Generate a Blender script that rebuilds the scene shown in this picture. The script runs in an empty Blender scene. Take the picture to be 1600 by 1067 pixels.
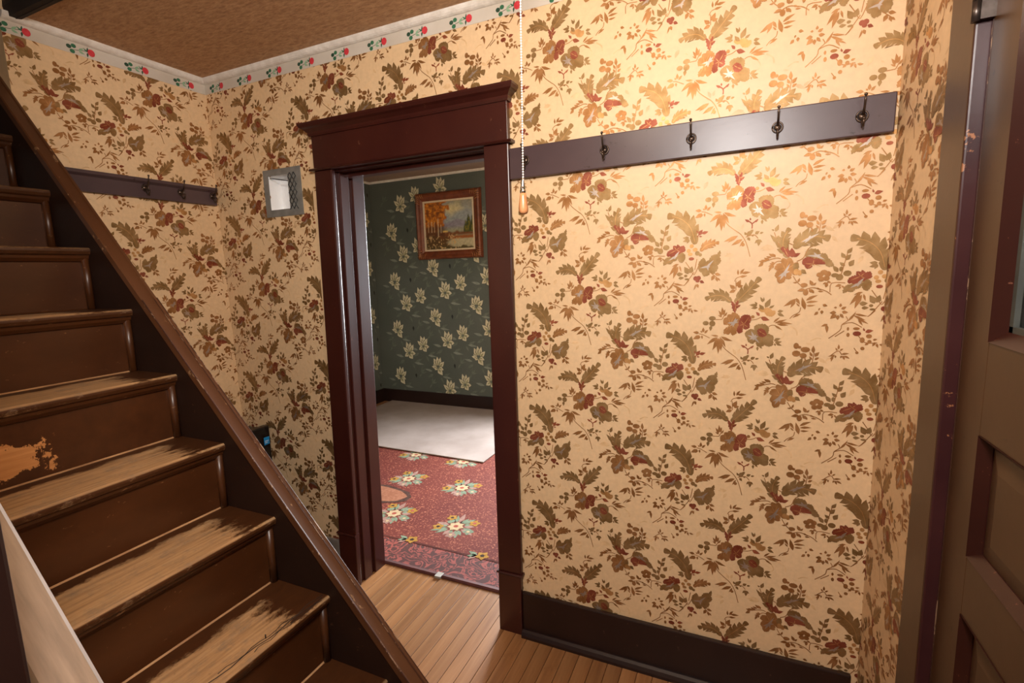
import bpy, bmesh, math, random
from mathutils import Vector, Matrix
from mathutils.geometry import tessellate_polygon
import numpy as np

sc = bpy.context.scene
COL = sc.collection
rnd = random.Random(7)

# ------------------------------------------------------------------ camera
CAM = Vector((0.0, -1.75, 1.52))
yaw, pitch, roll = math.radians(24.538), math.radians(8.178), math.radians(-1.918)
fw = Vector((-math.sin(yaw) * math.cos(pitch), math.cos(yaw) * math.cos(pitch), -math.sin(pitch)))
rt = Vector((math.cos(yaw), math.sin(yaw), 0))
up = rt.cross(fw)
rt2 = math.cos(roll) * rt + math.sin(roll) * up
up2 = -math.sin(roll) * rt + math.cos(roll) * up
cd = bpy.data.cameras.new('camera')
cd.sensor_width = 36.0
cd.lens = 36.0 * 778.48 / 1600.0
cd.clip_start = 0.02
cam = bpy.data.objects.new('camera', cd)
COL.objects.link(cam)
cam.matrix_world = Matrix(((rt2.x, up2.x, -fw.x, CAM.x), (rt2.y, up2.y, -fw.y, CAM.y), (rt2.z, up2.z, -fw.z, CAM.z), (0, 0, 0, 1)))
sc.camera = cam

# ------------------------------------------------------------------ world, lights, exposure
w = bpy.data.worlds.new('world')
sc.world = w
w.use_nodes = True
bg = w.node_tree.nodes['Background']
bg.inputs[0].default_value = (0.75, 0.86, 1.0, 1)
bg.inputs[1].default_value = 1.0


def area(name, loc, target, size, power, color, size_y=None):
    l = bpy.data.lights.new(name, 'AREA')
    l.energy = power
    l.color = color
    l.size = size
    if size_y:
        l.shape = 'RECTANGLE'
        l.size_y = size_y
    else:
        l.shape = 'DISK'
    o = bpy.data.objects.new(name, l)
    COL.objects.link(o)
    o.location = loc
    o.rotation_euler = (Vector(target) - Vector(loc)).to_track_quat('-Z', 'Y').to_euler()
    return o


FLASH = area('photo_flash', (-0.03, -1.80, 2.20), (-0.90, 0.0, 1.65), 0.30, 36.5, (1.0, 0.94, 0.89))
DAY = area('window_daylight', (-1.25, 3.35, 1.45), (-1.35, 0.6, 0.5), 0.95, 470, (0.90, 0.95, 1.0), 1.3)
BULB_POWER = 8.5
sc.view_settings.view_transform = 'Standard'
sc.view_settings.look = 'None'
sc.view_settings.exposure = 0.0
sc.view_settings.gamma = 1.0
sc.view_settings.use_curve_mapping = False


# ------------------------------------------------------------------ materials
def lin(c):
    r = []
    for v in c:
        v /= 255.0
        r.append(v / 12.92 if v <= 0.04045 else ((v + 0.055) / 1.055) ** 2.4)
    return (r[0], r[1], r[2], 1.0)


class NT:
    def __init__(self, name):
        self.m = bpy.data.materials.new(name)
        self.m.use_nodes = True
        self.t = self.m.node_tree
        self.b = self.t.nodes['Principled BSDF']

    def n(self, typ, **kw):
        nd = self.t.nodes.new(typ)
        for k, v in kw.items():
            setattr(nd, k, v)
        return nd

    def l(self, a, b):
        self.t.links.new(a, b)

    def coords(self, scale=(1, 1, 1), kind='Object'):
        tc = self.n('ShaderNodeTexCoord')
        mp = self.n('ShaderNodeMapping')
        mp.inputs['Scale'].default_value = scale
        self.l(tc.outputs[kind], mp.inputs['Vector'])
        return mp.outputs['Vector']

    def noise(self, vec, scale, detail=4, rough=0.55):
        nd = self.n('ShaderNodeTexNoise')
        nd.inputs['Scale'].default_value = scale
        nd.inputs['Detail'].default_value = detail
        nd.inputs['Roughness'].default_value = rough
        self.l(vec, nd.inputs['Vector'])
        return nd.outputs['Fac']

    def ramp(self, fac, stops):
        r = self.n('ShaderNodeValToRGB')
        el = r.color_ramp.elements
        while len(el) < len(stops):
            el.new(0.5)
        for e, (p, c) in zip(el, stops):
            e.position = p
            e.color = c
        self.l(fac, r.inputs['Fac'])
        return r.outputs['Color']

    def mix(self, fac, a, b):
        m = self.n('ShaderNodeMix', data_type='RGBA')
        for sock, v in ((m.inputs['Factor'], fac), (m.inputs[6], a), (m.inputs[7], b)):
            if hasattr(v, 'is_linked') or hasattr(v, 'links'):
                self.l(v, sock)
            else:
                sock.default_value = v
        return m.outputs[2]

    def math(self, op, a, b=None):
        m = self.n('ShaderNodeMath', operation=op)
        for i, v in enumerate((a, b)):
            if v is None:
                continue
            if hasattr(v, 'links'):
                self.l(v, m.inputs[i])
            else:
                m.inputs[i].default_value = v
        return m.outputs[0]

    def maprange(self, v, a, b):
        m = self.n('ShaderNodeMapRange')
        m.clamp = True
        self.l(v, m.inputs[0])
        m.inputs[1].default_value = a
        m.inputs[2].default_value = b
        return m.outputs[0]

    def bump(self, h, strength, dist=0.002):
        b = self.n('ShaderNodeBump')
        b.inputs['Strength'].default_value = strength
        b.inputs['Distance'].default_value = dist
        self.l(h, b.inputs['Height'])
        self.l(b.outputs['Normal'], self.b.inputs['Normal'])

    def color(self, c):
        if hasattr(c, 'links'):
            self.l(c, self.b.inputs['Base Color'])
        else:
            self.b.inputs['Base Color'].default_value = c

    def surf(self, rough=0.5, metal=0.0, spec=0.5, coat=0.0):
        self.b.inputs['Roughness'].default_value = rough
        self.b.inputs['Metallic'].default_value = metal
        self.b.inputs['Specular IOR Level'].default_value = spec
        self.b.inputs['Coat Weight'].default_value = coat


MATS = {}


def simple(name, c1, c2=None, scale=8, rough=0.5, metal=0.0, spec=0.5, stretch=(1, 1, 1), bump=0.0, bdist=0.001, lo=0.35, hi=0.65, bscale=None):
    k = NT(name)
    v = k.coords(stretch)
    f = k.noise(v, scale)
    k.color(k.ramp(f, [(lo, lin(c1)), (hi, lin(c2 or c1))]))
    k.surf(rough, metal, spec)
    if bump:
        k.bump(k.noise(v, bscale or scale * 3), bump, bdist)
    MATS[name] = k.m
    return k.m


def scratched(name, c1, c2, chip, rough=0.35, chip_scale=14, amount=0.7, stretch=(1, 1, 1), spec=0.5):
    """painted wood with small chips that show a paler undercoat"""
    k = NT(name)
    v = k.coords(stretch)
    base = k.ramp(k.noise(v, 5), [(0.3, lin(c1)), (0.7, lin(c2))])
    m1 = k.noise(v, chip_scale, 6, 0.7)
    fac = k.maprange(m1, amount, amount + 0.02)
    k.color(k.mix(fac, base, lin(chip)))
    k.surf(rough, 0, spec)
    k.bump(k.noise(v, 30), 0.12, 0.002)
    MATS[name] = k.m
    return k.m


def wallpaper(name, c1, c2, rough=0.5):
    k = NT(name)
    v = k.coords()
    a = k.noise(v, 1.7, 5)
    b = k.noise(v, 60, 2)
    base = k.ramp(a, [(0.3, lin(c1)), (0.7, lin(c2))])
    fine = k.ramp(b, [(0.3, (0.9, 0.9, 0.9, 1)), (0.7, (1.05, 1.05, 1.05, 1))])
    mm = k.n('ShaderNodeMix', data_type='RGBA', blend_type='MULTIPLY')
    mm.inputs['Factor'].default_value = 0.6
    k.l(base, mm.inputs[6])
    k.l(fine, mm.inputs[7])
    k.color(mm.outputs[2])
    k.surf(rough, 0, 0.65)
    k.bump(k.noise(v, 7, 2), 0.12, 0.004)
    MATS[name] = k.m


wallpaper('paper_cream', (222, 188, 144), (228, 196, 154), 0.5)
wallpaper('paper_green', (74, 83, 76), (88, 94, 88), 0.6)
simple('border_paper', (196, 186, 172), (206, 198, 186), 6, 0.7)
simple('cove_white', (214, 206, 196), (232, 226, 218), 30, 0.8, bump=0.6, bdist=0.004, bscale=90)
simple('plaster_white', (242, 242, 242), (250, 250, 250), 12, 0.7)
simple('plaster_plain', (176, 150, 116), (188, 164, 130), 3, 0.8)
k = NT('ceiling_brown')
v = k.coords((1, 1, 1))
ns = k.noise(k.coords((22, 60, 22)), 1.6, 5, 0.65)
k.color(k.ramp(ns, [(0.25, lin((150, 112, 82))), (0.5, lin((190, 152, 116))), (0.75, lin((212, 174, 136)))]))
k.surf(0.75, 0, 0.3)
k.bump(ns, 0.7, 0.004)
MATS['ceiling_brown'] = k.m
simple('ceiling_grey', (150, 128, 112), (160, 138, 120), 6, 0.8)

scratched('paint_red_brown', (54, 20, 16), (64, 27, 20), (104, 64, 48), 0.32, 40, 0.665, (1, 1, 0.6))
scratched('paint_rail', (66, 50, 54), (80, 62, 64), (48, 30, 26), 0.34, 30, 0.65, (0.5, 1, 1))
scratched('paint_stair', (60, 31, 12), (76, 41, 18), (120, 84, 54), 0.34, 34, 0.645, (1, 0.8, 1.8))
scratched('paint_stringer', (30, 14, 7), (38, 19, 10), (74, 48, 32), 0.55, 34, 0.67, (1, 1, 1), 0.25)
scratched('paint_cap', (74, 42, 22), (92, 56, 32), (150, 116, 84), 0.42, 40, 0.63, (0.35, 1, 0.35))
scratched('paint_door', (66, 42, 22), (76, 50, 28), (50, 30, 19), 0.4, 40, 0.66)
scratched('paint_door_trim', (44, 17, 13), (54, 23, 17), (110, 70, 54), 0.33, 40, 0.65)
scratched('paint_dark_edge', (48, 22, 24), (62, 32, 32), (150, 100, 68), 0.28, 16, 0.62)
scratched('baseboard_dark', (30, 14, 11), (38, 20, 16), (76, 52, 42), 0.4, 40, 0.665)
simple('bare_edge', (140, 100, 66), (176, 134, 92), 40, 0.6, stretch=(1, 0.3, 1))
scratched('worn_paint', (60, 34, 26), (76, 44, 34), (150, 120, 96), 0.5, 26, 0.55, (0.7, 1, 0.3))
simple('blue_undercoat', (150, 168, 172), (170, 186, 188), 20, 0.7)
simple('putty_grey', (58, 60, 56), (74, 76, 70), 14, 0.6)
simple('grey_board', (112, 104, 96), (140, 132, 122), 14, 0.7)
simple('handrail_wood', (124, 102, 82), (146, 122, 100), 5, 0.42, stretch=(2, 18, 2), bump=0.1)
simple('iron', (66, 54, 48), (104, 88, 76), 40, 0.35, metal=0.85)
simple('hinge_steel', (70, 60, 54), (92, 82, 76), 40, 0.35, metal=0.8)
simple('clip_metal', (170, 164, 154), (186, 180, 170), 30, 0.45, metal=0.4)
simple('chrome', (215, 212, 206), (225, 222, 218), 20, 0.18, metal=1.0)
simple('bead_white', (232, 226, 218), (240, 236, 228), 20, 0.25, metal=0.3)
simple('knob_wood', (170, 110, 68), (190, 132, 88), 30, 0.32, stretch=(6, 6, 1))
simple('black_gloss', (10, 10, 12), (16, 16, 18), 10, 0.22)
simple('sticker_blue', (20, 132, 196), (28, 142, 204), 10, 0.4)
simple('sticker_white', (226, 236, 240), None, 10, 0.4)
simple('grey_tape', (116, 116, 112), (134, 134, 130), 18, 0.5, metal=0.2)
simple('lath_wire', (48, 48, 46), (66, 66, 64), 40, 0.4, metal=0.7)
simple('mat_pile', (142, 129, 122), (158, 145, 138), 3, 0.95, spec=0.1, bump=0.5, bdist=0.004, bscale=160)
simple('frame_wood', (96, 46, 24), (122, 64, 36), 18, 0.4, bump=0.3)
simple('frame_gilt', (150, 98, 58), (172, 122, 78), 40, 0.4, metal=0.3)
simple('linen', (206, 188, 158), (216, 200, 172), 60, 0.8)
simple('curtain_cloth', (176, 178, 136), (196, 198, 158), 5, 0.9, stretch=(1, 8, 0.6))
simple('porcelain', (232, 228, 220), (240, 236, 230), 10, 0.25)
simple('carpet_binding', (70, 32, 28), (92, 44, 38), 12, 0.7)
simple('void_dark', (34, 24, 18), (44, 32, 24), 4, 0.8)
simple('window_paint', (205, 200, 190), (215, 212, 204), 8, 0.5)

# foil printed inks of the wallpaper
INK = [((152, 120, 76), 0.68), ((166, 118, 70), 0.68), ((142, 74, 50), 0.55), ((196, 148, 92), 0.68), ((180, 164, 150), 0.85), ((218, 182, 136), 0.0), ((150, 80, 50), 0.4)]
for i, (c, mt) in enumerate(INK):
    simple('ink_%d' % i, tuple(max(0, q - 14) for q in c), tuple(min(255, q + 14) for q in c), 26, 0.53 if mt else 0.5, metal=mt, spec=0.5)
for nm, c in dict(petal_edge=(58, 64, 54), petal_cream=(202, 196, 168), petal_shade=(150, 148, 110), leaf_grey=(124, 132, 122), leaf_dim=(98, 106, 96), bud_dark=(34, 38, 36)).items():
    simple('green_' + nm, tuple(q - 8 for q in c), tuple(q + 8 for q in c), 30, 0.6)
for nm, c in dict(cream=(170, 150, 118), yellow=(148, 110, 46), aqua=(108, 122, 102), pink=(140, 110, 100), heart=(142, 72, 60), dark=(50, 38, 30), char=(70, 48, 40), tan=(138, 92, 70), line=(74, 36, 30)).items():
    simple('rug_' + nm, tuple(q - 10 for q in c), tuple(q + 8 for q in c), 60, 0.9, spec=0.15)
for nm, c in dict(green=(40, 98, 66), dark=(30, 62, 44), pale=(126, 164, 130), red=(196, 46, 56), stem=(70, 74, 52)).items():
    simple('berry_' + nm, c, tuple(min(255, q + 16) for q in c), 60, 0.6)

# carpet pile: red with pale flecks, and the vein pattern of its border
k = NT('carpet_red')
v = k.coords()
sp = k.noise(v, 85, 3, 0.7)
big = k.noise(v, 2.2, 3)
base = k.ramp(big, [(0.3, lin((88, 36, 30))), (0.7, lin((104, 48, 38)))])
k.color(k.mix(k.maprange(sp, 0.56, 0.64), base, lin((160, 98, 76))))
k.surf(0.85, 0, 0.2)
k.bump(sp, 0.5, 0.003)
MATS['carpet_red'] = k.m
k = NT('carpet_border')
v = k.coords()
n_ = k.n('ShaderNodeTexNoise')
n_.inputs['Scale'].default_value = 9
n_.inputs['Detail'].default_value = 2
n_.inputs['Distortion'].default_value = 1.6
k.l(v, n_.inputs['Vector'])
e1 = k.math('ABSOLUTE', k.math('SUBTRACT', k.math('FRACT', k.math('MULTIPLY', n_.outputs['Fac'], 7.0)), 0.5))
e = k.maprange(e1, 0.14, 0.24)
k.color(k.mix(e, lin((132, 64, 56)), lin((70, 36, 31))))
k.surf(0.8, 0, 0.3)
MATS['carpet_border'] = k.m

# stair treads: brown paint worn to bare dirty wood away from wall and riser
k = NT('tread_worn')
tc = k.n('ShaderNodeTexCoord')
sx = k.n('ShaderNodeSeparateXYZ')
k.l(tc.outputs['Object'], sx.inputs[0])
at = k.n('ShaderNodeAttribute', attribute_type='OBJECT', attribute_name='wear')
grain = k.noise(k.coords((30, 2.2, 30)), 2.5, 6, 0.65)
patch = k.noise(k.coords((9, 5, 9)), 2.6, 9, 0.75)
dy = k.math('MULTIPLY', k.math('ADD', k.math('MULTIPLY', sx.outputs['Y'], -1.0), -0.11), 9.0)
dx = k.math('MULTIPLY', k.math('ADD', sx.outputs['X'], 0.165), 26.0)
d = k.math('MINIMUM', k.math('MINIMUM', dy, dx), 0.55)
d = k.math('ADD', d, k.math('MULTIPLY', k.math('SUBTRACT', patch, 0.5), 2.6))
d = k.math('ADD', d, k.math('MULTIPLY', k.math('SUBTRACT', grain, 0.5), 0.5))
d = k.math('ADD', d, k.math('SUBTRACT', at.outputs['Fac'], 0.75))
wear = k.maprange(d, -0.12, 0.30)
front = k.maprange(sx.outputs['Z'], -0.003, -0.007)
chips = k.math('MULTIPLY', k.maprange(patch, 0.56, 0.62), k.math('MULTIPLY', at.outputs['Fac'], 0.8))
lip = k.math('MULTIPLY', k.maprange(sx.outputs['X'], -0.011, -0.006), k.math('MULTIPLY', k.maprange(patch, 0.42, 0.5), at.outputs['Fac']))
allw = k.mix(front, k.math('MAXIMUM', wear, lip), chips)
wood = k.ramp(grain, [(0.2, lin((112, 82, 54))), (0.5, lin((168, 128, 86))), (0.8, lin((190, 152, 108)))])
dirt = k.mix(k.maprange(patch, 0.5, 0.75), wood, lin((118, 100, 82)))
paint = k.ramp(patch, [(0.3, lin((58, 31, 14))), (0.7, lin((74, 42, 20)))])
k.color(k.mix(allw, paint, dirt))
k.surf(0.5, 0, 0.4)
k.l(k.math('ADD', k.math('MULTIPLY', allw, 0.35), 0.36), k.b.inputs['Roughness'])
k.bump(k.math('ADD', k.math('MULTIPLY', grain, 0.5), k.math('MULTIPLY', allw, -0.8)), 0.35, 0.002)
MATS['tread_worn'] = k.m

# riser with a big patch of missing paint
k = NT('riser_chipped')
tc = k.n('ShaderNodeTexCoord')
sx = k.n('ShaderNodeSeparateXYZ')
k.l(tc.outputs['Object'], sx.inputs[0])
pn = k.noise(k.coords((6, 6, 6)), 3.0, 6, 0.7)
a = k.math('SUBTRACT', 0.17, k.math('ABSOLUTE', k.math('ADD', sx.outputs['Y'], 0.50)))
b = k.math('SUBTRACT', 0.042, k.math('ABSOLUTE', k.math('ADD', sx.outputs['Z'], 0.140)))
m = k.math('ADD', k.math('MINIMUM', k.math('MULTIPLY', a, 0.6), b), k.math('MULTIPLY', k.math('SUBTRACT', pn, 0.5), 0.16))
f = k.maprange(m, 0.004, 0.007)
wd = k.ramp(k.noise(k.coords((20, 2, 40)), 2, 5), [(0.3, lin((178, 118, 66))), (0.7, lin((204, 146, 92)))])
k.color(k.mix(f, k.ramp(pn, [(0.3, lin((60, 31, 12))), (0.7, lin((76, 41, 18)))]), wd))
k.surf(0.36)
MATS['riser_chipped'] = k.m

# floor planks, each with its own tint
k = NT('plank_wood')
oi = k.n('ShaderNodeObjectInfo')
gv = k.coords((26, 1.6, 26))
g = k.noise(gv, 1.5, 5, 0.6)
st = k.noise(k.coords((6, 3, 6)), 1.6, 5, 0.6)
c = k.ramp(g, [(0.2, lin((116, 74, 42))), (0.5, lin((146, 100, 60))), (0.8, lin((168, 122, 80)))])
hs = k.n('ShaderNodeHueSaturation')
k.l(c, hs.inputs['Color'])
vv = k.n('ShaderNodeMapRange')
k.l(oi.outputs['Random'], vv.inputs[0])
vv.inputs[3].default_value = 0.78
vv.inputs[4].default_value = 1.12
k.l(vv.outputs[0], hs.inputs['Value'])
k.color(k.mix(k.maprange(st, 0.6, 0.78), hs.outputs['Color'], lin((84, 52, 28))))
k.surf(0.38, 0, 0.5)
k.bump(g, 0.12, 0.001)
MATS['plank_wood'] = k.m
simple('subfloor', (46, 30, 20), (56, 38, 26), 6, 0.8)

k = NT('pane_glass')
k.color((0.9, 0.95, 0.9, 1))
k.surf(0.06)
k.b.inputs['Transmission Weight'].default_value = 1.0
k.b.inputs['IOR'].default_value = 1.45
MATS['pane_glass'] = k.m
k = NT('bulb_glow')
k.color((1, 0.9, 0.75, 1))
k.b.inputs['Emission Color'].default_value = (1, 0.8, 0.55, 1)
k.b.inputs['Emission Strength'].default_value = 12
MATS['bulb_glow'] = k.m
k = NT('painted_canvas')
ca = k.n('ShaderNodeVertexColor', layer_name='Col')
k.color(ca.outputs['Color'])
k.surf(0.45)
k.bump(k.noise(k.coords((1, 1, 1)), 70, 4), 0.3, 0.003)
MATS['painted_canvas'] = k.m


# ------------------------------------------------------------------ geometry helpers
class MB:
    def __init__(self):
        self.v, self.f, self.mi, self.sm = [], [], [], []
        self.mats = []

    def slot(self, m):
        if m not in self.mats:
            self.mats.append(m)
        return self.mats.index(m)

    def add(self, verts, faces, m=None, smooth=False):
        o = len(self.v)
        self.v += [tuple(p) for p in verts]
        i = self.slot(m) if m else 0
        for f in faces:
            self.f.append(tuple(o + j for j in f))
            self.mi.append(i)
            self.sm.append(smooth)
        return self

    def box(self, x0, x1, y0, y1, z0, z1, m=None):
        v = [(x0, y0, z0), (x1, y0, z0), (x1, y1, z0), (x0, y1, z0), (x0, y0, z1), (x1, y0, z1), (x1, y1, z1), (x0, y1, z1)]
        return self.add(v, [(0, 3, 2, 1), (4, 5, 6, 7), (0, 1, 5, 4), (1, 2, 6, 5), (2, 3, 7, 6), (3, 0, 4, 7)], m)

    def prism(self, poly, axis, a0, a1, m=None, smooth=False):
        """poly: 2D outline; axis x: (y,z), axis y: (x,z), axis z: (x,y)"""
        n = len(poly)

        def P(p, a):
            return {'x': (a, p[0], p[1]), 'y': (p[0], a, p[1]), 'z': (p[0], p[1], a)}[axis]
        v = [P(p, a0) for p in poly] + [P(p, a1) for p in poly]
        f = [tuple(range(n))[::-1], tuple(range(n, 2 * n))] + [(i, (i + 1) % n, n + (i + 1) % n, n + i) for i in range(n)]
        return self.add(v, f, m, smooth)

    def tube(self, pts, r, seg=8, m=None, cap=True):
        pts = [Vector(p) for p in pts]
        rs = r if isinstance(r, (list, tuple)) else [r] * len(pts)
        v, f = [], []
        nrm = None
        for i, p in enumerate(pts):
            t = (pts[min(i + 1, len(pts) - 1)] - pts[max(i - 1, 0)]).normalized()
            if nrm is None:
                nrm = t.orthogonal().normalized()
            nrm = (nrm - t * nrm.dot(t)).normalized()
            bn = t.cross(nrm)
            for j in range(seg):
                a = 2 * math.pi * j / seg
                v.append(p + (nrm * math.cos(a) + bn * math.sin(a)) * rs[i])
        for i in range(len(pts) - 1):
            for j in range(seg):
                a, b = i * seg + j, i * seg + (j + 1) % seg
                f.append((a, b, b + seg, a + seg))
        if cap:
            f.append(tuple(range(seg))[::-1])
            f.append(tuple(range((len(pts) - 1) * seg, len(pts) * seg)))
        return self.add(v, f, m, True)

    def sphere(self, c, r, m=None, seg=8, rings=5):
        c = Vector(c)
        v = [c + Vector((0, 0, r))]
        for i in range(1, rings):
            a = math.pi * i / rings
            for j in range(seg):
                b = 2 * math.pi * j / seg
                v.append(c + Vector((math.sin(a) * math.cos(b), math.sin(a) * math.sin(b), math.cos(a))) * r)
        v.append(c - Vector((0, 0, r)))
        f = [(0, 1 + j, 1 + (j + 1) % seg) for j in range(seg)]
        for i in range(rings - 2):
            for j in range(seg):
                a, b = 1 + i * seg + j, 1 + i * seg + (j + 1) % seg
                f.append((a, a + seg, b + seg, b))
        o = 1 + (rings - 2) * seg
        f += [(o + j, len(v) - 1, o + (j + 1) % seg) for j in range(seg)]
        return self.add(v, f, m, True)

    def build(self, name, mat=None, parent=None, bevel=0.0, origin=None, fixn=True):
        me = bpy.data.meshes.new(name)
        o3 = Vector(origin) if origin else Vector((0, 0, 0))
        me.from_pydata([tuple(Vector(p) - o3) for p in self.v], [], self.f)
        ms = self.mats if self.mats else [mat]
        for mm in ms:
            me.materials.append(MATS[mm])
        me.polygons.foreach_set('material_index', self.mi)
        me.polygons.foreach_set('use_smooth', self.sm)
        if fixn or bevel:
            bm = bmesh.new()
            bm.from_mesh(me)
            if fixn:
                bmesh.ops.recalc_face_normals(bm, faces=bm.faces)
            if bevel:
                es = [e for e in bm.edges if len(e.link_faces) == 2 and e.calc_face_angle(0) > 0.6]
                bmesh.ops.bevel(bm, geom=es, offset=bevel, segments=2, profile=0.5, affect='EDGES', clamp_overlap=True)
            bm.to_mesh(me)
            bm.free()
        me.update()
        ob = bpy.data.objects.new(name, me)
        COL.objects.link(ob)
        ob.location = o3
        if parent:
            ob.parent = parent
            pl = parent.location
            if parent.parent:
                pl = pl + parent.parent.location
            ob.location = o3 - pl
        return ob


def empty(name, loc):
    o = bpy.data.objects.new(name, None)
    COL.objects.link(o)
    o.location = loc
    o.empty_display_size = 0.05
    return o


def tag(o, label, cat, group=None):
    o['label'] = label
    o['category'] = cat
    if group:
        o['group'] = group
    return o


def struct(o, label=None, cat=None):
    o['kind'] = 'structure'
    if label:
        o['label'] = label
    if cat:
        o['category'] = cat
    return o


def holed(mb, axis, a0, a1, z0, z1, t0, t1, holes, m=None):
    """wall slab with rectangular holes; axis 'x': runs along x, thickness in y; axis 'y': runs along y, thickness in x; 'z': floor slab (a = x, z = y)"""
    xs = sorted({a0, a1} | {q for h in holes for q in h[:2] if a0 < q < a1})
    zs = sorted({z0, z1} | {q for h in holes for q in h[2:] if z0 < q < z1})
    for i in range(len(xs) - 1):
        for j in range(len(zs) - 1):
            cx, cz = (xs[i] + xs[i + 1]) / 2, (zs[j] + zs[j + 1]) / 2
            if any(h[0] < cx < h[1] and h[2] < cz < h[3] for h in holes):
                continue
            if axis == 'x':
                mb.box(xs[i], xs[i + 1], t0, t1, zs[j], zs[j + 1], m)
            elif axis == 'y':
                mb.box(t0, t1, xs[i], xs[i + 1], zs[j], zs[j + 1], m)
            else:
                mb.box(xs[i], xs[i + 1], zs[j], zs[j + 1], t0, t1, m)
    return mb


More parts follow.
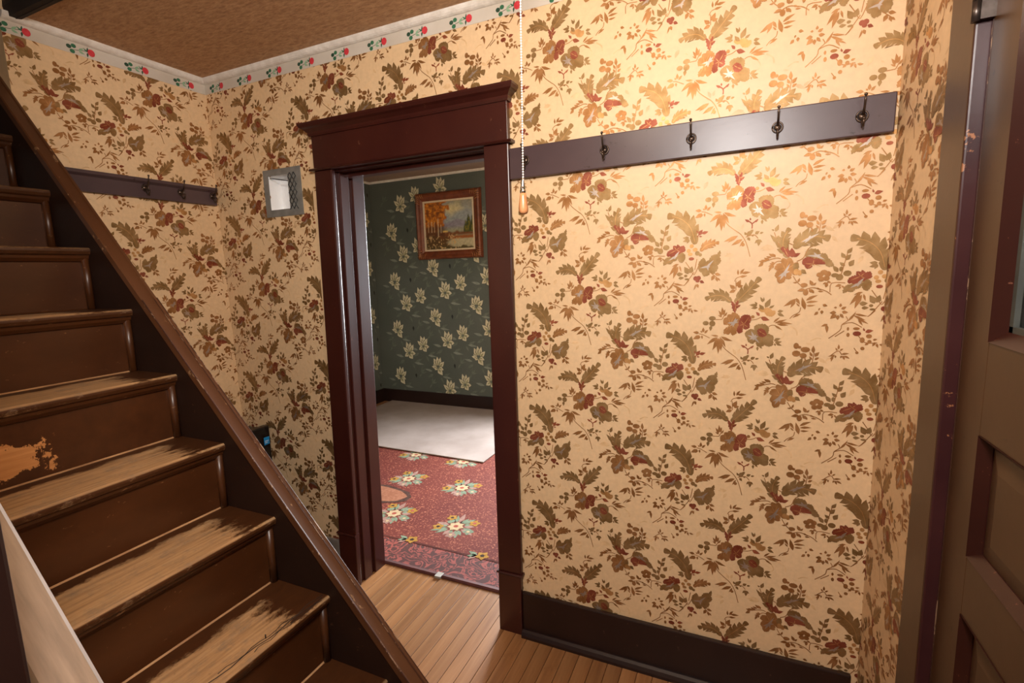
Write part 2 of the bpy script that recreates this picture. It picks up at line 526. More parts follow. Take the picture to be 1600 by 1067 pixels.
# ------------------------------------------------------------------ printed patterns
MOTIF = [('l',5,250,1150,221,1145,10),('l',5,250,1139,238,1120,8),('l',5,240,1146,227,1156,6),('l',5,264,1222,254,1243,8),('l',5,270,1226,276,1244,7),('l',5,261,1215,251,1222,4),('l',5,0,1291,15,1273,8),('l',5,79,1230,66,1207,9),('l',5,169,1381,156,1356,10),('l',5,186,1366,196,1359,4),('l',5,359,1170,322,1163,11),('l',5,363,1164,329,1158,10),('l',5,493,1222,519,1206,9),('l',5,513,1212,532,1227,7),('l',5,459,1267,477,1265,5),('l',5,584,1136,599,1151,6),('s',5,[384,1316,400,1293,392,1279],3),('s',5,[414,1320,432,1307,435,1290],4),('s',5,[471,1274,487,1283,499,1282],3),('s',1,[254,1065,262,1077,289,1082],2),('l',1,264,1085,263,1103,5),('l',1,270,1087,282,1105,6),('l',1,274,1090,300,1093,7),('l',1,268,1079,290,1082,6),('l',1,257,1042,240,1055,10),('l',1,260,1049,272,1070,11),('l',1,263,1047,280,1051,8),('l',1,258,1037,239,1029,9),('s',1,[258,1067,259,1037],2),('f',0,246,998,216,1039,168,1008,19),('f',0,257,996,283,1021,328,1076,21),('p',2,[257,965,249,985,247,1003,257,991,267,1005,265,990,274,989,263,979]),('p',1,[224,933,227,947,235,950,238,959,247,959,251,966,261,964,272,952,274,935,266,914,262,896,252,891,247,901,240,893,233,896,226,895,228,911,244,921,238,926,225,927]),('p',2,[273,942,278,954,289,959,302,956,306,944,301,931,301,916,289,911,281,917,281,902,270,898,265,907,270,923]),('p',4,[236,931,262,949,269,946,261,932,246,922,265,942,269,935,253,918,244,921]),('p',0,[291,889,289,900,296,908,307,913,316,910,316,923,330,929,349,927,357,915,354,900,362,896,370,892,370,878,369,862,357,858,347,863,334,856,324,860,322,877,311,865,298,874,296,884]),('p',4,[296,893,307,907,322,896,328,890,332,868,326,878,313,876,301,879]),('p',2,[325,911,336,916,347,907,351,894,338,888,328,893]),('s',1,[300,1336,320,1339,333,1346],2),('e',1,310,1347,5,5),('l',6,333,1346,358,1337,11),('l',6,329,1350,318,1363,7),('p',3,[325,1372,332,1380,340,1374,355,1375,364,1367,373,1366,372,1355,362,1348,348,1353,343,1362,333,1363]),('l',0,344,1376,358,1405,12),('l',0,341,1370,327,1387,9),('l',0,355,1375,370,1384,6),('l',0,379,1364,395,1366,8),('l',0,379,1358,398,1349,8),('l',0,323,1377,304,1374,7),('l',0,322,1383,299,1385,8),('l',0,321,1385,314,1395,5),('l',0,337,1393,329,1410,6),('l',0,339,1395,339,1410,4),('s',1,[355,1316,364,1321,375,1321],2),('l',1,369,1330,387,1347,5),('l',1,372,1328,406,1340,6),('l',1,378,1326,411,1321,6),('l',1,384,1329,422,1326,6),('l',1,372,1321,395,1306,5),('s',1,[413,1342,424,1354,441,1356],2),('s',1,[424,1354,438,1363,441,1377],2),('l',1,441,1357,420,1345,5),('l',1,428,1404,394,1380,9),('l',1,426,1401,413,1375,7),('l',1,428,1406,439,1386,7),('l',1,438,1380,428,1391,4),('l',1,453,1370,443,1409,10),('l',1,454,1398,485,1414,7),('l',1,455,1392,487,1395,6),('l',1,456,1382,480,1384,5),('l',0,372,1271,391,1280,8),('l',0,375,1267,395,1270,7),('l',0,378,1264,395,1257,6),('l',0,374,1264,377,1255,4),('l',0,327,1252,327,1238,6),('l',0,332,1252,341,1246,4),('l',1,218,1282,254,1268,8),('l',1,217,1278,233,1246,7),('l',1,215,1277,219,1233,9),('l',1,211,1277,211,1224,11),('l',1,208,1276,193,1235,10),('l',1,209,1279,176,1254,9),('l',1,211,1283,188,1286,5),('s',1,[184,1276,162,1287,151,1289],2),('s',1,[216,1280,226,1248,248,1227,268,1211,284,1184,296,1141],2),('l',1,260,1207,219,1191,9),('l',1,258,1205,230,1187,5),('l',1,273,1196,241,1178,9),('l',1,276,1192,265,1173,5),('e',1,275,1179,5,5),('l',0,285,1205,304,1222,11),('l',0,284,1208,278,1218,6),('l',0,287,1201,295,1190,7),('l',0,298,1205,306,1206,4),('l',0,308,1210,321,1218,8),('l',0,321,1211,332,1214,5),('l',0,316,1193,308,1181,6),('l',0,318,1194,319,1172,9),('l',0,319,1192,329,1184,6),('l',0,295,1220,303,1224,4),('s',1,[282,1202,305,1208,317,1196],2),('s',6,[299,1227,298,1243,280,1255],3),('s',6,[298,1241,315,1254],3),('l',6,292,1248,278,1256,6),('l',6,305,1246,316,1255,5),('l',6,294,1252,293,1261,4),('s',1,[200,1337,220,1338],2),('e',0,191,1341,10,7),('e',0,171,1325,9,7),('e',0,191,1324,9,9),('l',0,188,1317,186,1299,8),('l',1,219,1348,209,1367,6),('l',1,221,1352,219,1378,7),('l',1,224,1352,229,1371,6),('l',1,226,1348,235,1362,5),('l',1,220,1345,208,1352,4),('s',1,[220,1338,227,1352],2),('l',1,151,1292,132,1294,8),('l',1,153,1284,132,1271,10),('l',1,155,1281,147,1270,5),('l',1,160,1284,161,1272,5),('l',1,164,1294,164,1311,7),('l',1,168,1291,179,1303,6),('l',1,161,1294,155,1299,4),('f',0,133,1187,127,1276,45,1283,27),('s',6,[139,1210,145,1217,159,1224],2),('l',6,144,1215,156,1233,10),('l',6,153,1221,173,1226,8),('l',6,145,1212,155,1211,4),('l',6,140,1223,138,1232,4),('l',0,115,1209,95,1210,9),('l',0,115,1205,95,1198,8),('l',0,116,1204,108,1191,7),('p',2,[44,1156,50,1169,65,1174,66,1186,76,1184,78,1190,87,1182,100,1184,103,1167,92,1163,81,1154,70,1148]),('p',0,[34,1123,38,1142,48,1148,70,1148,82,1163,80,1146,76,1138,66,1135,57,1126,47,1128]),('p',4,[52,1138,70,1151,85,1167,80,1153,70,1141]),('p',0,[80,1147,86,1158,94,1163,104,1152,102,1139,93,1129,84,1134]),('e',3,123,1182,6,6),('e',3,134,1170,7,6),('e',3,114,1167,6,6),('e',3,119,1156,7,5),('e',0,141,1158,7,7),('e',0,150,1153,5,5),('e',6,123,1141,8,5),('f',1,151,1164,166,1193,206,1188,14),('p',0,[144,1117,149,1133,161,1143,167,1130,176,1134,187,1150,200,1152,210,1164,208,1144,212,1129,202,1118,204,1107,190,1090,179,1097,178,1087,161,1084,156,1095,147,1102]),('p',4,[149,1110,174,1118,191,1135,181,1113,175,1101,164,1111]),('s',1,[134,1105,140,1140],2),('s',1,[105,1131,120,1108,132,1089,147,1122],2),('s',1,[132,1098,106,1060,99,1054],2),('l',0,114,1092,101,1116,14),('l',0,118,1095,126,1117,13),('l',0,77,1092,98,1093,11),('l',0,83,1079,101,1080,8),('e',0,106,1086,5,4),('e',0,110,1075,7,3),('l',1,79,1125,53,1088,9),('l',1,82,1118,66,1077,10),('l',1,84,1125,62,1117,5),('l',1,86,1120,92,1099,5),('e',2,137,1077,7,7),('e',2,146,1078,7,7),('e',2,143,1069,6,5),('l',2,150,1069,164,1062,8),('l',1,141,1059,146,1046,7),('l',1,138,1059,131,1038,4),('l',1,193,1086,185,1069,9),('l',1,195,1091,213,1086,8),('l',1,198,1080,204,1065,6),('l',1,202,1077,212,1068,5),('s',1,[183,1094,195,1084,206,1074],2),('l',0,39,1239,52,1256,9),('l',0,35,1226,25,1242,9),('l',0,36,1219,50,1236,11),('l',0,36,1203,22,1214,8),('l',0,47,1201,58,1220,12),('l',0,30,1193,21,1197,5),('l',0,20,1185,5,1205,10),('e',0,12,1176,9,6),('e',0,24,1170,9,9),('e',0,43,1181,10,8),('e',0,27,1194,5,7),('s',1,[27,1175,35,1213,41,1242],2),('s',1,[39,1153,5,1153,2,1126],2),('l',1,30,1147,14,1143,7),('l',1,28,1143,24,1134,4),('l',1,30,1145,39,1139,4),('l',1,30,1082,31,1093,6),('l',1,33,1076,46,1083,7),('l',1,22,1080,14,1080,5),('l',1,21,1065,4,1064,9),('l',1,22,1059,6,1046,10),('l',1,26,1058,26,1043,8),('l',1,31,1062,41,1049,7),('l',1,35,1068,51,1066,8),('l',1,-15,1089,-2,1085,7),('l',1,-21,1079,-25,1071,4),('l',1,-26,1068,-36,1057,7),('l',1,-16,1072,-16,1060,7),('s',1,[46,1054,51,1042,37,1029,33,1012,5,987],2),('s',1,[37,1029,62,1036,87,1022],2),('s',1,[44,1011,21,993],2),('s',1,[105,1058,117,1072],2),('l',1,71,1056,103,1032,6),('l',1,64,1058,96,1043,5),('l',1,67,1062,100,1055,5),('l',1,77,1048,89,1027,5),('l',1,51,1040,71,1070,5),('e',1,54,999,4,6),('e',1,53,1017,3,5),('e',1,74,1018,8,4),('e',1,90,984,6,8),('e',1,106,996,7,6),('e',1,108,980,5,5),('e',1,92,959,5,5),('e',1,79,946,4,4),('e',2,76,1003,10,7),('l',6,96,1008,116,1013,9),('l',6,95,1011,91,1021,4),('l',1,116,985,127,988,5),('l',1,122,979,116,966,6),('l',1,126,975,130,962,5),('l',1,132,973,147,970,5),('l',1,106,976,97,969,6),('s',1,[79,998,97,977,127,977],2),('s',1,[79,948,71,960],2),('l',1,1,1030,-16,1023,6),('l',1,-3,1030,0,1003,7),('l',1,32,954,32,970,5),('l',1,29,950,24,959,4),('l',1,36,950,45,957,4),('l',1,25,937,6,932,4),('l',1,20,934,15,916,5),('l',1,23,936,11,923,4),('l',1,26,936,26,927,4),('l',1,40,940,60,943,5),('l',1,43,936,49,922,5),('l',1,47,935,62,927,5),('l',1,41,936,38,927,4),('s',1,[14,936,32,950,41,938],2),('f',0,403,1134,368,1178,403,1222,18),('p',2,[403,1134,391,1148,380,1163,387,1168,396,1157,399,1166]),('s',1,[381,1168,373,1178,361,1212],2),('l',0,372,1177,350,1206,9),('l',0,364,1214,372,1235,9),('l',0,361,1217,353,1221,4),('l',0,368,1190,375,1203,4),('f',0,417,1160,445,1209,508,1185,25),('p',0,[417,1167,414,1184,419,1193,429,1191,433,1181,426,1165]),('p',4,[434,1178,457,1198,480,1202,460,1190,443,1175]),('l',2,412,1134,410,1163,15),('l',2,414,1136,434,1146,9),('l',1,367,1137,358,1148,6),('l',1,363,1138,348,1148,7),('l',1,356,1136,341,1140,5),('l',1,351,1130,335,1136,6),('l',1,345,1126,327,1130,6),('l',1,336,1124,321,1126,6),('l',1,334,1122,320,1109,8),('l',1,366,1117,356,1123,5),('l',1,364,1114,351,1118,5),('l',1,362,1113,348,1109,5),('l',1,357,1110,350,1093,6),('l',1,363,1111,360,1102,4),('s',1,[382,1131,368,1134,333,1123],2),('s',1,[382,1124,369,1122,354,1101],2),('p',1,[382,1125,387,1133,397,1129,406,1134,412,1128,416,1116,428,1119,430,1110,426,1094,420,1080,412,1089,409,1069,397,1071,391,1059,379,1057,375,1062,374,1071,367,1082,374,1095,365,1103,374,1117,386,1117]),('p',4,[408,1117,408,1093,397,1074,381,1066,376,1076,390,1091,398,1101]),('p',0,[431,1112,427,1094,420,1095,415,1109,422,1117]),('e',3,425,1090,7,9),('e',3,434,1087,6,8),('l',0,438,1097,452,1084,10),('p',0,[446,1138,449,1152,464,1158,482,1152,485,1143,500,1141,505,1129,516,1117,521,1106,507,1103,496,1115,483,1127,465,1132,451,1131]),('p',2,[439,1115,442,1128,454,1134,469,1128,483,1127,499,1113,495,1103,494,1096,481,1100,473,1104,466,1117,464,1102,452,1099,446,1109]),('p',4,[451,1138,468,1147,488,1140,498,1124,483,1133,468,1134]),('s',1,[425,1122,442,1132,453,1158,475,1170],2),('l',0,462,1168,481,1170,6),('l',0,458,1162,465,1173,5),('s',1,[400,1178,412,1172],2),('e',1,434,1258,7,9),('e',1,443,1254,5,4),('e',1,459,1247,12,8),('e',1,435,1234,11,9),('e',1,454,1228,9,8),('s',1,[459,1220,462,1208],3),('s',1,[479,1207,483,1238],2),('l',1,481,1237,480,1261,8),('l',1,479,1227,471,1241,6),('l',1,478,1216,470,1227,5),('l',1,485,1226,497,1241,8),('l',1,485,1216,497,1224,6),('e',1,487,1080,9,7),('e',1,497,1087,9,7),('e',1,507,1082,8,8),('e',1,504,1069,8,7),('e',1,491,1067,8,7),('s',1,[417,1078,427,1061,440,1048],2),('l',1,429,1059,417,1058,4),('l',1,430,1059,435,1072,5),('l',1,447,1042,439,1055,9),('l',1,450,1037,429,1032,8),('l',1,469,1048,461,1065,8),('l',1,470,1049,479,1057,5),('l',1,466,1027,461,1041,6),('l',1,474,1025,466,1039,6),('e',1,447,1050,9,6),('e',1,452,1028,7,9),('s',1,[452,1037,468,1042,487,1038,505,1031,519,1020],2),('l',1,478,1041,493,1034,4),('l',1,484,1031,499,1030,4),('l',1,504,1042,507,1059,7),('l',1,504,1057,495,1052,4),('l',1,507,1061,517,1055,5)]


def leaf_poly(x0, z0, x1, z1, w, bend=0.0):
    dx, dz = x1 - x0, z1 - z0
    L = math.hypot(dx, dz) or 1e-6
    nx, nz = -dz / L, dx / L
    prof = [(0, 0), (0.15, 0.28), (0.38, 0.5), (0.66, 0.34), (1, 0)]
    out = []
    for s, pr in ((1, prof), (-1, prof[::-1][1:-1])):
        for t, h in pr:
            b = bend * L * 4 * t * (1 - t)
            out.append((x0 + dx * t + nx * (h * w * s + b), z0 + dz * t + nz * (h * w * s + b)))
    return out


def fern_poly(a, m, b, w, n=6):
    """feathered leaf: pointed lobes lying forward along a curved rib"""
    def bz(t):
        return tuple((1 - t) ** 2 * a[i] + 2 * t * (1 - t) * m[i] + t * t * b[i] for i in (0, 1))

    def fr(t):
        p, q = bz(max(0, t - 0.02)), bz(min(1, t + 0.02))
        d = (q[0] - p[0], q[1] - p[1])
        L = math.hypot(*d) or 1e-6
        return (d[0] / L, d[1] / L)
    sides = []
    for s in (1, -1):
        pts = [bz(0)]
        for i in range(n):
            tm = (i + 0.5) / n
            wd = w * (0.16 + 1.12 * math.sin(math.pi * min(1.0, tm ** 0.85 * 0.98)))
            t0, t1 = (i + 0.05) / n, (i + 0.62) / n
            for t, h, f in ((t0, 0.50, 0.0), (t0 + 0.20 / n, 0.92, 0.08), (t1 - 0.1 / n, 1.22, 0.50), (t1 + 0.22 / n, 0.84, 0.22)):
                p, d = bz(min(1, t)), fr(min(1, t))
                pts.append((p[0] - d[1] * wd * h * s * 0.62 + d[0] * wd * f, p[1] + d[0] * wd * h * s * 0.62 + d[1] * wd * f))
        sides.append(pts)
    return sides[0] + [b] + sides[1][::-1][:-1]


def scallop(p, minlen=7.0, k=0.08):
    """round the lobes of a digitised leaf outline"""
    ar = sum(p[i - 1][0] * p[i][1] - p[i][0] * p[i - 1][1] for i in range(len(p)))
    sg = 1 if ar > 0 else -1
    out = []
    for i in range(len(p)):
        a, b = p[i], p[(i + 1) % len(p)]
        out.append(a)
        dx, dz = b[0] - a[0], b[1] - a[1]
        L = math.hypot(dx, dz)
        if L > minlen:
            for t, kk in ((0.22, k * 0.4), (0.42, k * 2.0), (0.55, k * 0.2), (0.78, k * 1.9)):
                out.append((a[0] + dx * t + dz * kk * sg, a[1] + dz * t - dx * kk * sg))
    return out


def ell_poly(x, z, rx, rz, n=9, rot=0.0):
    o = []
    for i in range(n):
        a = 2 * math.pi * i / n
        u, v2 = rx * math.cos(a), rz * math.sin(a)
        o.append((x + u * math.cos(rot) - v2 * math.sin(rot), z + u * math.sin(rot) + v2 * math.cos(rot)))
    return o


def stem_polys(p, w):
    L, R = [], []
    # smooth the line first
    q = []
    for i in range(len(p) - 1):
        pm = p[max(0, i - 1)]
        pn = p[min(len(p) - 1, i + 2)]
        for t in (0.0, 0.33, 0.66):
            a, b = p[i], p[i + 1]
            h = []
            for c in (0, 1):
                m0, m1 = (b[c] - pm[c]) / 2, (pn[c] - a[c]) / 2
                h.append((2 * t ** 3 - 3 * t * t + 1) * a[c] + (t ** 3 - 2 * t * t + t) * m0 + (3 * t * t - 2 * t ** 3) * b[c] + (t ** 3 - t * t) * m1)
            q.append(tuple(h))
    q.append(p[-1])
    out = []
    for i in range(len(q)):
        a, b = q[max(0, i - 1)], q[min(len(q) - 1, i + 1)]
        dx, dz = b[0] - a[0], b[1] - a[1]
        l = math.hypot(dx, dz) or 1e-6
        out.append(((q[i][0] - dz / l * w / 2, q[i][1] + dx / l * w / 2), (q[i][0] + dz / l * w / 2, q[i][1] - dx / l * w / 2)))
    return [[out[i][0], out[i + 1][0], out[i + 1][1], out[i][1]] for i in range(len(out) - 1)]


def clip(poly, x0, x1, z0, z1):
    for ax, lim, sgn in ((0, x0, 1), (0, x1, -1), (1, z0, 1), (1, z1, -1)):
        res = []
        for i in range(len(poly)):
            a, b = poly[i - 1], poly[i]
            ia, ib = (a[ax] - lim) * sgn >= 0, (b[ax] - lim) * sgn >= 0
            if ia != ib:
                t = (lim - a[ax]) / (b[ax] - a[ax])
                res.append(tuple(a[c] + t * (b[c] - a[c]) for c in (0, 1)))
            if ib:
                res.append(b)
        poly = res
        if len(poly) < 3:
            return []
    return poly


def motif_polys():
    out = []
    for e in MOTIF:
        t, c = e[0], e[1]
        if t == 'l':
            x0, z0, x1, z1, w_ = e[2:7]
            L = math.hypot(x1 - x0, z1 - z0)
            out.append((c, leaf_poly(x0, z0, x1, z1, max(w_ * 1.3, 5.0), bend=rnd.uniform(-0.06, 0.06))))
        elif t == 'f':
            out.append((c, fern_poly(e[2:4], e[4:6], e[6:8], e[8] * 1.18, 6)))
            a, m_, b = e[2:4], e[4:6], e[6:8]
            rib = [tuple((1 - u) ** 2 * a[i] + 2 * u * (1 - u) * m_[i] + u * u * b[i] for i in (0, 1)) for u in (0.05, 0.35, 0.65, 0.9)]
            for q in stem_polys(rib, 1.2):
                out.append((3, q))
        elif t == 'p':
            p = list(zip(e[2][::2], e[2][1::2]))
            if c == 4:
                cx, cz = sum(q[0] for q in p) / len(p), sum(q[1] for q in p) / len(p)
                for q in p:
                    out.append((4, leaf_poly(cx + (cx - q[0]) * 0.25, cz + (cz - q[1]) * 0.25, q[0], q[1], 6.5)))
            else:
                out.append((c, scallop(p)))
                cx, cz = sum(q[0] for q in p) / len(p), sum(q[1] for q in p) / len(p)
                for q in p[::3]:
                    out.append((1 if c == 0 else 3, leaf_poly(cx, cz, cx + (q[0] - cx) * 0.8, cz + (q[1] - cz) * 0.8, 1.6)))
        elif t == 'e':
            out.append((c, ell_poly(e[2], e[3], e[4] * 1.08, e[5] * 1.08)))
        elif t == 's':
            p = list(zip(e[2][::2], e[2][1::2]))
            for q in stem_polys(p, e[3] * 1.15):
                out.append((c, q))
    return out


def tris_of(poly):
    t3 = tessellate_polygon([[Vector((a, b, 0)) for a, b in poly]])
    out = []
    for a, b, c in t3:
        ar = (poly[b][0] - poly[a][0]) * (poly[c][1] - poly[a][1]) - (poly[c][0] - poly[a][0]) * (poly[b][1] - poly[a][1])
        if abs(ar) < 1e-9:
            continue
        out.append((a, b, c) if ar > 0 else (a, c, b))
    return out


MP = [(c, p, tris_of(p)) for c, p in motif_polys()]
DROP = 0.395


def lay_print(mb, strips, u0, u1, z0, z1, to3d, holes=()):
    """repeat the sprig pattern in hung strips; a strip is the place of one of its double leaf motifs"""
    for ua, za in strips:
        ox, oz = ua - 0.263, za - 0.929
        for kz in range(-8, 9):
            dz = oz + DROP * kz
            if dz + 1.4 < z0 or dz + 0.6 > z1:
                continue
            for i, (c, poly, tri) in enumerate(MP):
                p = [(ox + a * 0.001, dz + b * 0.001) for a, b in poly]
                cx = sum(q[0] for q in p) / len(p)
                cz = sum(q[1] for q in p) / len(p)
                if not (u0 - 0.1 < cx < u1 + 0.1 and z0 - 0.1 < cz < z1 + 0.1):
                    continue
                if any(h[0] < cx < h[1] and h[2] < cz < h[3] for h in holes):
                    continue
                off = 0.0003 + 0.0000018 * i
                if all(u0 <= q[0] <= u1 and z0 <= q[1] <= z1 for q in p):
                    mb.add([to3d(q[0], q[1], off) for q in p], tri, 'ink_%d' % c)
                    continue
                for t in tri:
                    r = clip([p[q] for q in t], u0, u1, z0, z1)
                    if len(r) >= 3:
                        mb.add([to3d(q[0], q[1], off) for q in r], [tuple(range(len(r)))], 'ink_%d' % c)


def border_print(mb, us, to3d, z=2.434):
    for u in us:
        for j, (m, p) in enumerate([
                ('berry_stem', [(-0.03, -0.006), (0.015, 0.004), (0.015, 0.006), (-0.03, -0.004)]),
                ('berry_pale', leaf_poly(-0.012, -0.002, 0.006, 0.012, 0.009)), ('berry_pale', leaf_poly(-0.012, -0.004, 0.008, -0.01, 0.009)),
                ('berry_green', ell_poly(-0.028, 0.010, 0.009, 0.008, 8)), ('berry_dark', ell_poly(-0.044, 0.004, 0.009, 0.008, 8)), ('berry_green', ell_poly(-0.034, -0.011, 0.009, 0.008, 8)),
                ('berry_dark', leaf_poly(0.018, 0.002, 0.02, 0.022, 0.007)), ('berry_dark', leaf_poly(0.018, 0.0, 0.016, -0.018, 0.007)), ('berry_green', leaf_poly(0.018, 0.002, 0.004, 0.014, 0.006)),
                ('berry_red', ell_poly(0.031, 0.003, 0.013, 0.014, 10))]):
            p = [(u + a, z + b) for a, b in p]
            mb.add([to3d(q[0], q[1], 0.0016 + 0.00005 * j) for q in p], [tuple(range(len(p)))], m)


# ================================================================== STRUCTURE
ZC = 2.482                       # hall ceiling
XL, XR = -2.40, 0.385            # hall side walls
YF = -2.75                       # wall behind the camera
DOOR = (-1.70, -0.88, 0.0, 2.0)  # opening in the back wall
NICHE = (-2.035, -1.845, 1.832, 1.995)
STY0, STY1 = -1.50, -0.785       # stair between near wall and stringer

# floor of the hall and of the room behind, laid in narrow boards
fl = struct(MB().box(-4.1, 0.6, YF, 3.0, -0.06, -0.012).build('floor', 'subfloor'), 'narrow wooden floor boards running towards the doorway')
x = -1.72
i = 0
while x < XR + 0.05:
    x1 = x + 0.0565
    j0 = YF + 0.01
    cut = rnd.uniform(-1.6, -0.6)
    segs = [(j0, cut), (cut + 0.0012, 0.2)] if i % 3 == 1 else [(j0, 0.2)]
    for y0, y1 in segs:
        MB().box(x + 0.0009, x1 - 0.0009, y0, y1, -0.012, 0.0).build('plank', 'plank_wood', fl, 0.0012, origin=((x + x1) / 2, y0, -0.012))
    x = x1
    i += 1
x = XL
while x < -1.725:                # nook beside the stair
    x1 = min(x + 0.0565, -1.7206)
    MB().box(x + 0.0006, x1 - 0.0006, -0.76, -0.001, -0.012, 0.0).build('plank', 'plank_wood', fl, 0.0012, origin=((x + x1) / 2, -0.74, -0.012))
    x = x1
x = -3.9
while x < 0.3:                   # far room, wider boards
    MB().box(x + 0.0006, x + 0.0994, 0.2012, 2.99, -0.012, 0.0).build('plank', 'plank_wood', fl, 0.0012, origin=(x + 0.05, 0.2012, -0.012))
    x += 0.1

# hall ceiling with the stairwell opening
STW = (-2.40, -0.55, -1.56, -0.71)
ce = struct(holed(MB(), 'z', XL - 0.12, XR + 0.12, YF - 0.1, 0.0, ZC, ZC + 0.12, [(-2.60, STW[1], STW[2], STW[3])]).build('ceiling', 'ceiling_brown', fixn=False), 'brown mottled papered ceiling')
m = MB()
m.prism([(-0.71, ZC - 0.014), (-0.71, ZC + 0.13), (-0.724, ZC + 0.13), (-0.735, ZC + 0.02), (-0.728, ZC - 0.014)], 'x', XL, STW[1], 'void_dark')
m.prism([(-0.694, ZC), (-0.694, ZC - 0.012), (-0.71, ZC - 0.016), (-0.71, ZC)], 'x', XL, STW[1], 'void_dark')
m.build('opening_trim', None, ce)

# back wall with doorway and niche
wb = struct(holed(MB(), 'x', XL - 0.12, XR + 0.12, 0.0, ZC + 0.12, 0.0, 0.17, [DOOR, NICHE]).build('wall_back', 'paper_cream', fixn=False), 'cream wall papered with brown foil leaf sprigs')
m = MB()
on_back = lambda u, z, o: (u, -o, z)
lay_print(m, [(-0.003 + 0.513 * q, 0.929 - 0.0985 * q) for q in (-2, -1, 0, 1)], -0.80, XR, 0.02, 1.90, on_back)
lay_print(m, [(0.414, 2.01), (-0.096, 2.128), (-0.606, 2.262), (-1.116, 2.379), (-1.626, 2.34)], -1.76, XR, 1.90, 2.415, on_back, [(DOOR[0] - 0.02, DOOR[1] + 0.02, 0, 2.03)])
lay_print(m, [(-1.626, 2.34), (-2.136, 2.256), (-2.646, 2.16)], XL, -1.76, 0.02, 2.415, on_back, [NICHE])
pr = m.build('wallpaper_print', None, wb, fixn=False)
pr['kind'] = 'stuff'
MB().box(XL, XR, -0.0014, 0.0, 2.414, ZC).build('border_strip', 'border_paper', wb)
m = MB()
border_print(m, [-2.31 + 0.193 * q for q in range(14)], lambda u, z, o: (u, -o, z))
pr = m.build('border_print', None, wb, fixn=False)
pr['kind'] = 'stuff'

# left wall, stopping at the stair
YLE = -0.748
wl = struct(MB().box(XL - 0.12, XL, YLE, 0.0, 0.0, ZC + 0.12).build('wall_left', 'paper_cream'), 'narrow papered wall beside the stair, cream with brown leaves')
m = MB()
on_left = lambda u, z, o: (XL + o, u - XL, z)
lay_print(m, [(XL + 0.25, 2.22), (XL - 0.263, 2.322), (XL - 0.776, 2.42)], XL + YLE, XL, 1.93, 2.415, on_left)
lay_print(m, [(XL + 0.239, 1.705), (XL - 0.274, 1.803), (XL - 0.787, 1.90)], XL + YLE, XL, 0.02, 1.93, on_left)
pr = m.build('wallpaper_print', None, wl, fixn=False)
pr['kind'] = 'stuff'
MB().box(XL, XL + 0.0014, YLE, -0.0014, 2.414, ZC).build('border_strip', 'border_paper', wl)
m = MB()
border_print(m, [-0.10 - 0.203 * q for q in range(4)], lambda u, z, o: (XL + o, u, z))
pr = m.build('border_print', None, wl, fixn=False)
pr['kind'] = 'stuff'

# right wall with the hall door opening
RD = (-1.372, -0.533, 0.0, 2.04)
wr = struct(holed(MB(), 'y', YF, 0.0, 0.0, ZC + 0.12, XR, XR + 0.12, [RD]).build('wall_right', 'paper_cream', fixn=False), 'strip of leaf patterned wallpaper between corner and hall door')
m = MB()
lay_print(m, [(XR + 0.13 + 0.513 * q, 1.99 - 0.0985 * q) for q in (-1, 0, 1, 2)], XR, XR + 1.2, 0.02, 2.415, lambda u, z, o: (XR - o, -(u - XR), z), [(XR - RD[1] - 0.02, XR - RD[0], 0, 2.06)])
pr = m.build('wallpaper_print', None, wr, fixn=False)
pr['kind'] = 'stuff'

# wall behind camera and wall on the near side of the stair
struct(MB().box(XL - 0.12, XR + 0.12, YF - 0.1, YF, 0.0, ZC + 0.12).build('wall_front', 'paper_cream'))
struct(MB().box(-4.2, -0.735, -1.68, -1.565, 0.0, 4.6).build('wall_stair_near', 'plaster_plain'))
struct(MB().box(-4.2, XL - 0.12, -0.74, -0.62, 0.0, 4.6).build('wall_stair_far', 'plaster_plain'))
struct(MB().box(-4.32, -4.2, -1.68, -0.62, 0.0, 4.6).build('wall_stair_end', 'plaster_plain'))
m = MB()
m.box(XL - 0.12, STW[1], -0.71, -0.60, ZC + 0.12, 4.6)
m.box(STW[1], STW[1] + 0.1, -1.68, -0.60, ZC + 0.12, 4.6)
m.box(-0.735, STW[1] + 0.1, -1.68, -1.565, ZC + 0.12, 4.6)
m.box(-4.32, STW[1] + 0.1, -1.68, -0.60, 4.6, 4.7)
struct(m.build('wall_stair_upper', 'plaster_plain'))

# white cove moulding
m = MB()
r = 0.024
prof = [(0, 0)] + [(r * math.cos(a), -r * math.sin(a)) for a in [q * math.pi / 2 / 5 for q in range(6)]]
m.prism([(-p[0], ZC + p[1]) for p in prof], 'x', XL, XR)
m.prism([(XL + p[0], ZC + p[1]) for p in prof], 'y', YLE, -0.001)
struct(m.build('trim_1', 'cove_white'), 'white textured cove moulding along the ceiling edge')

# ---- doorway casing of the back wall
tr = empty('trim_2', (-1.29, 0, 0))
struct(tr, 'dark red brown door casing with crown head around the doorway')


def quad_board(x0b, x1b, x0t, x1t, z0, z1, y0, y1):
    m = MB()
    v = [(x0b, y0, z0), (x1b, y0, z0), (x1b, y1, z0), (x0b, y1, z0), (x0t, y0, z1), (x1t, y0, z1), (x1t, y1, z1), (x0t, y1, z1)]
    m.add(v, [(0, 3, 2, 1), (4, 5, 6, 7), (0, 1, 5, 4), (1, 2, 6, 5), (2, 3, 7, 6), (3, 0, 4, 7)])
    return m


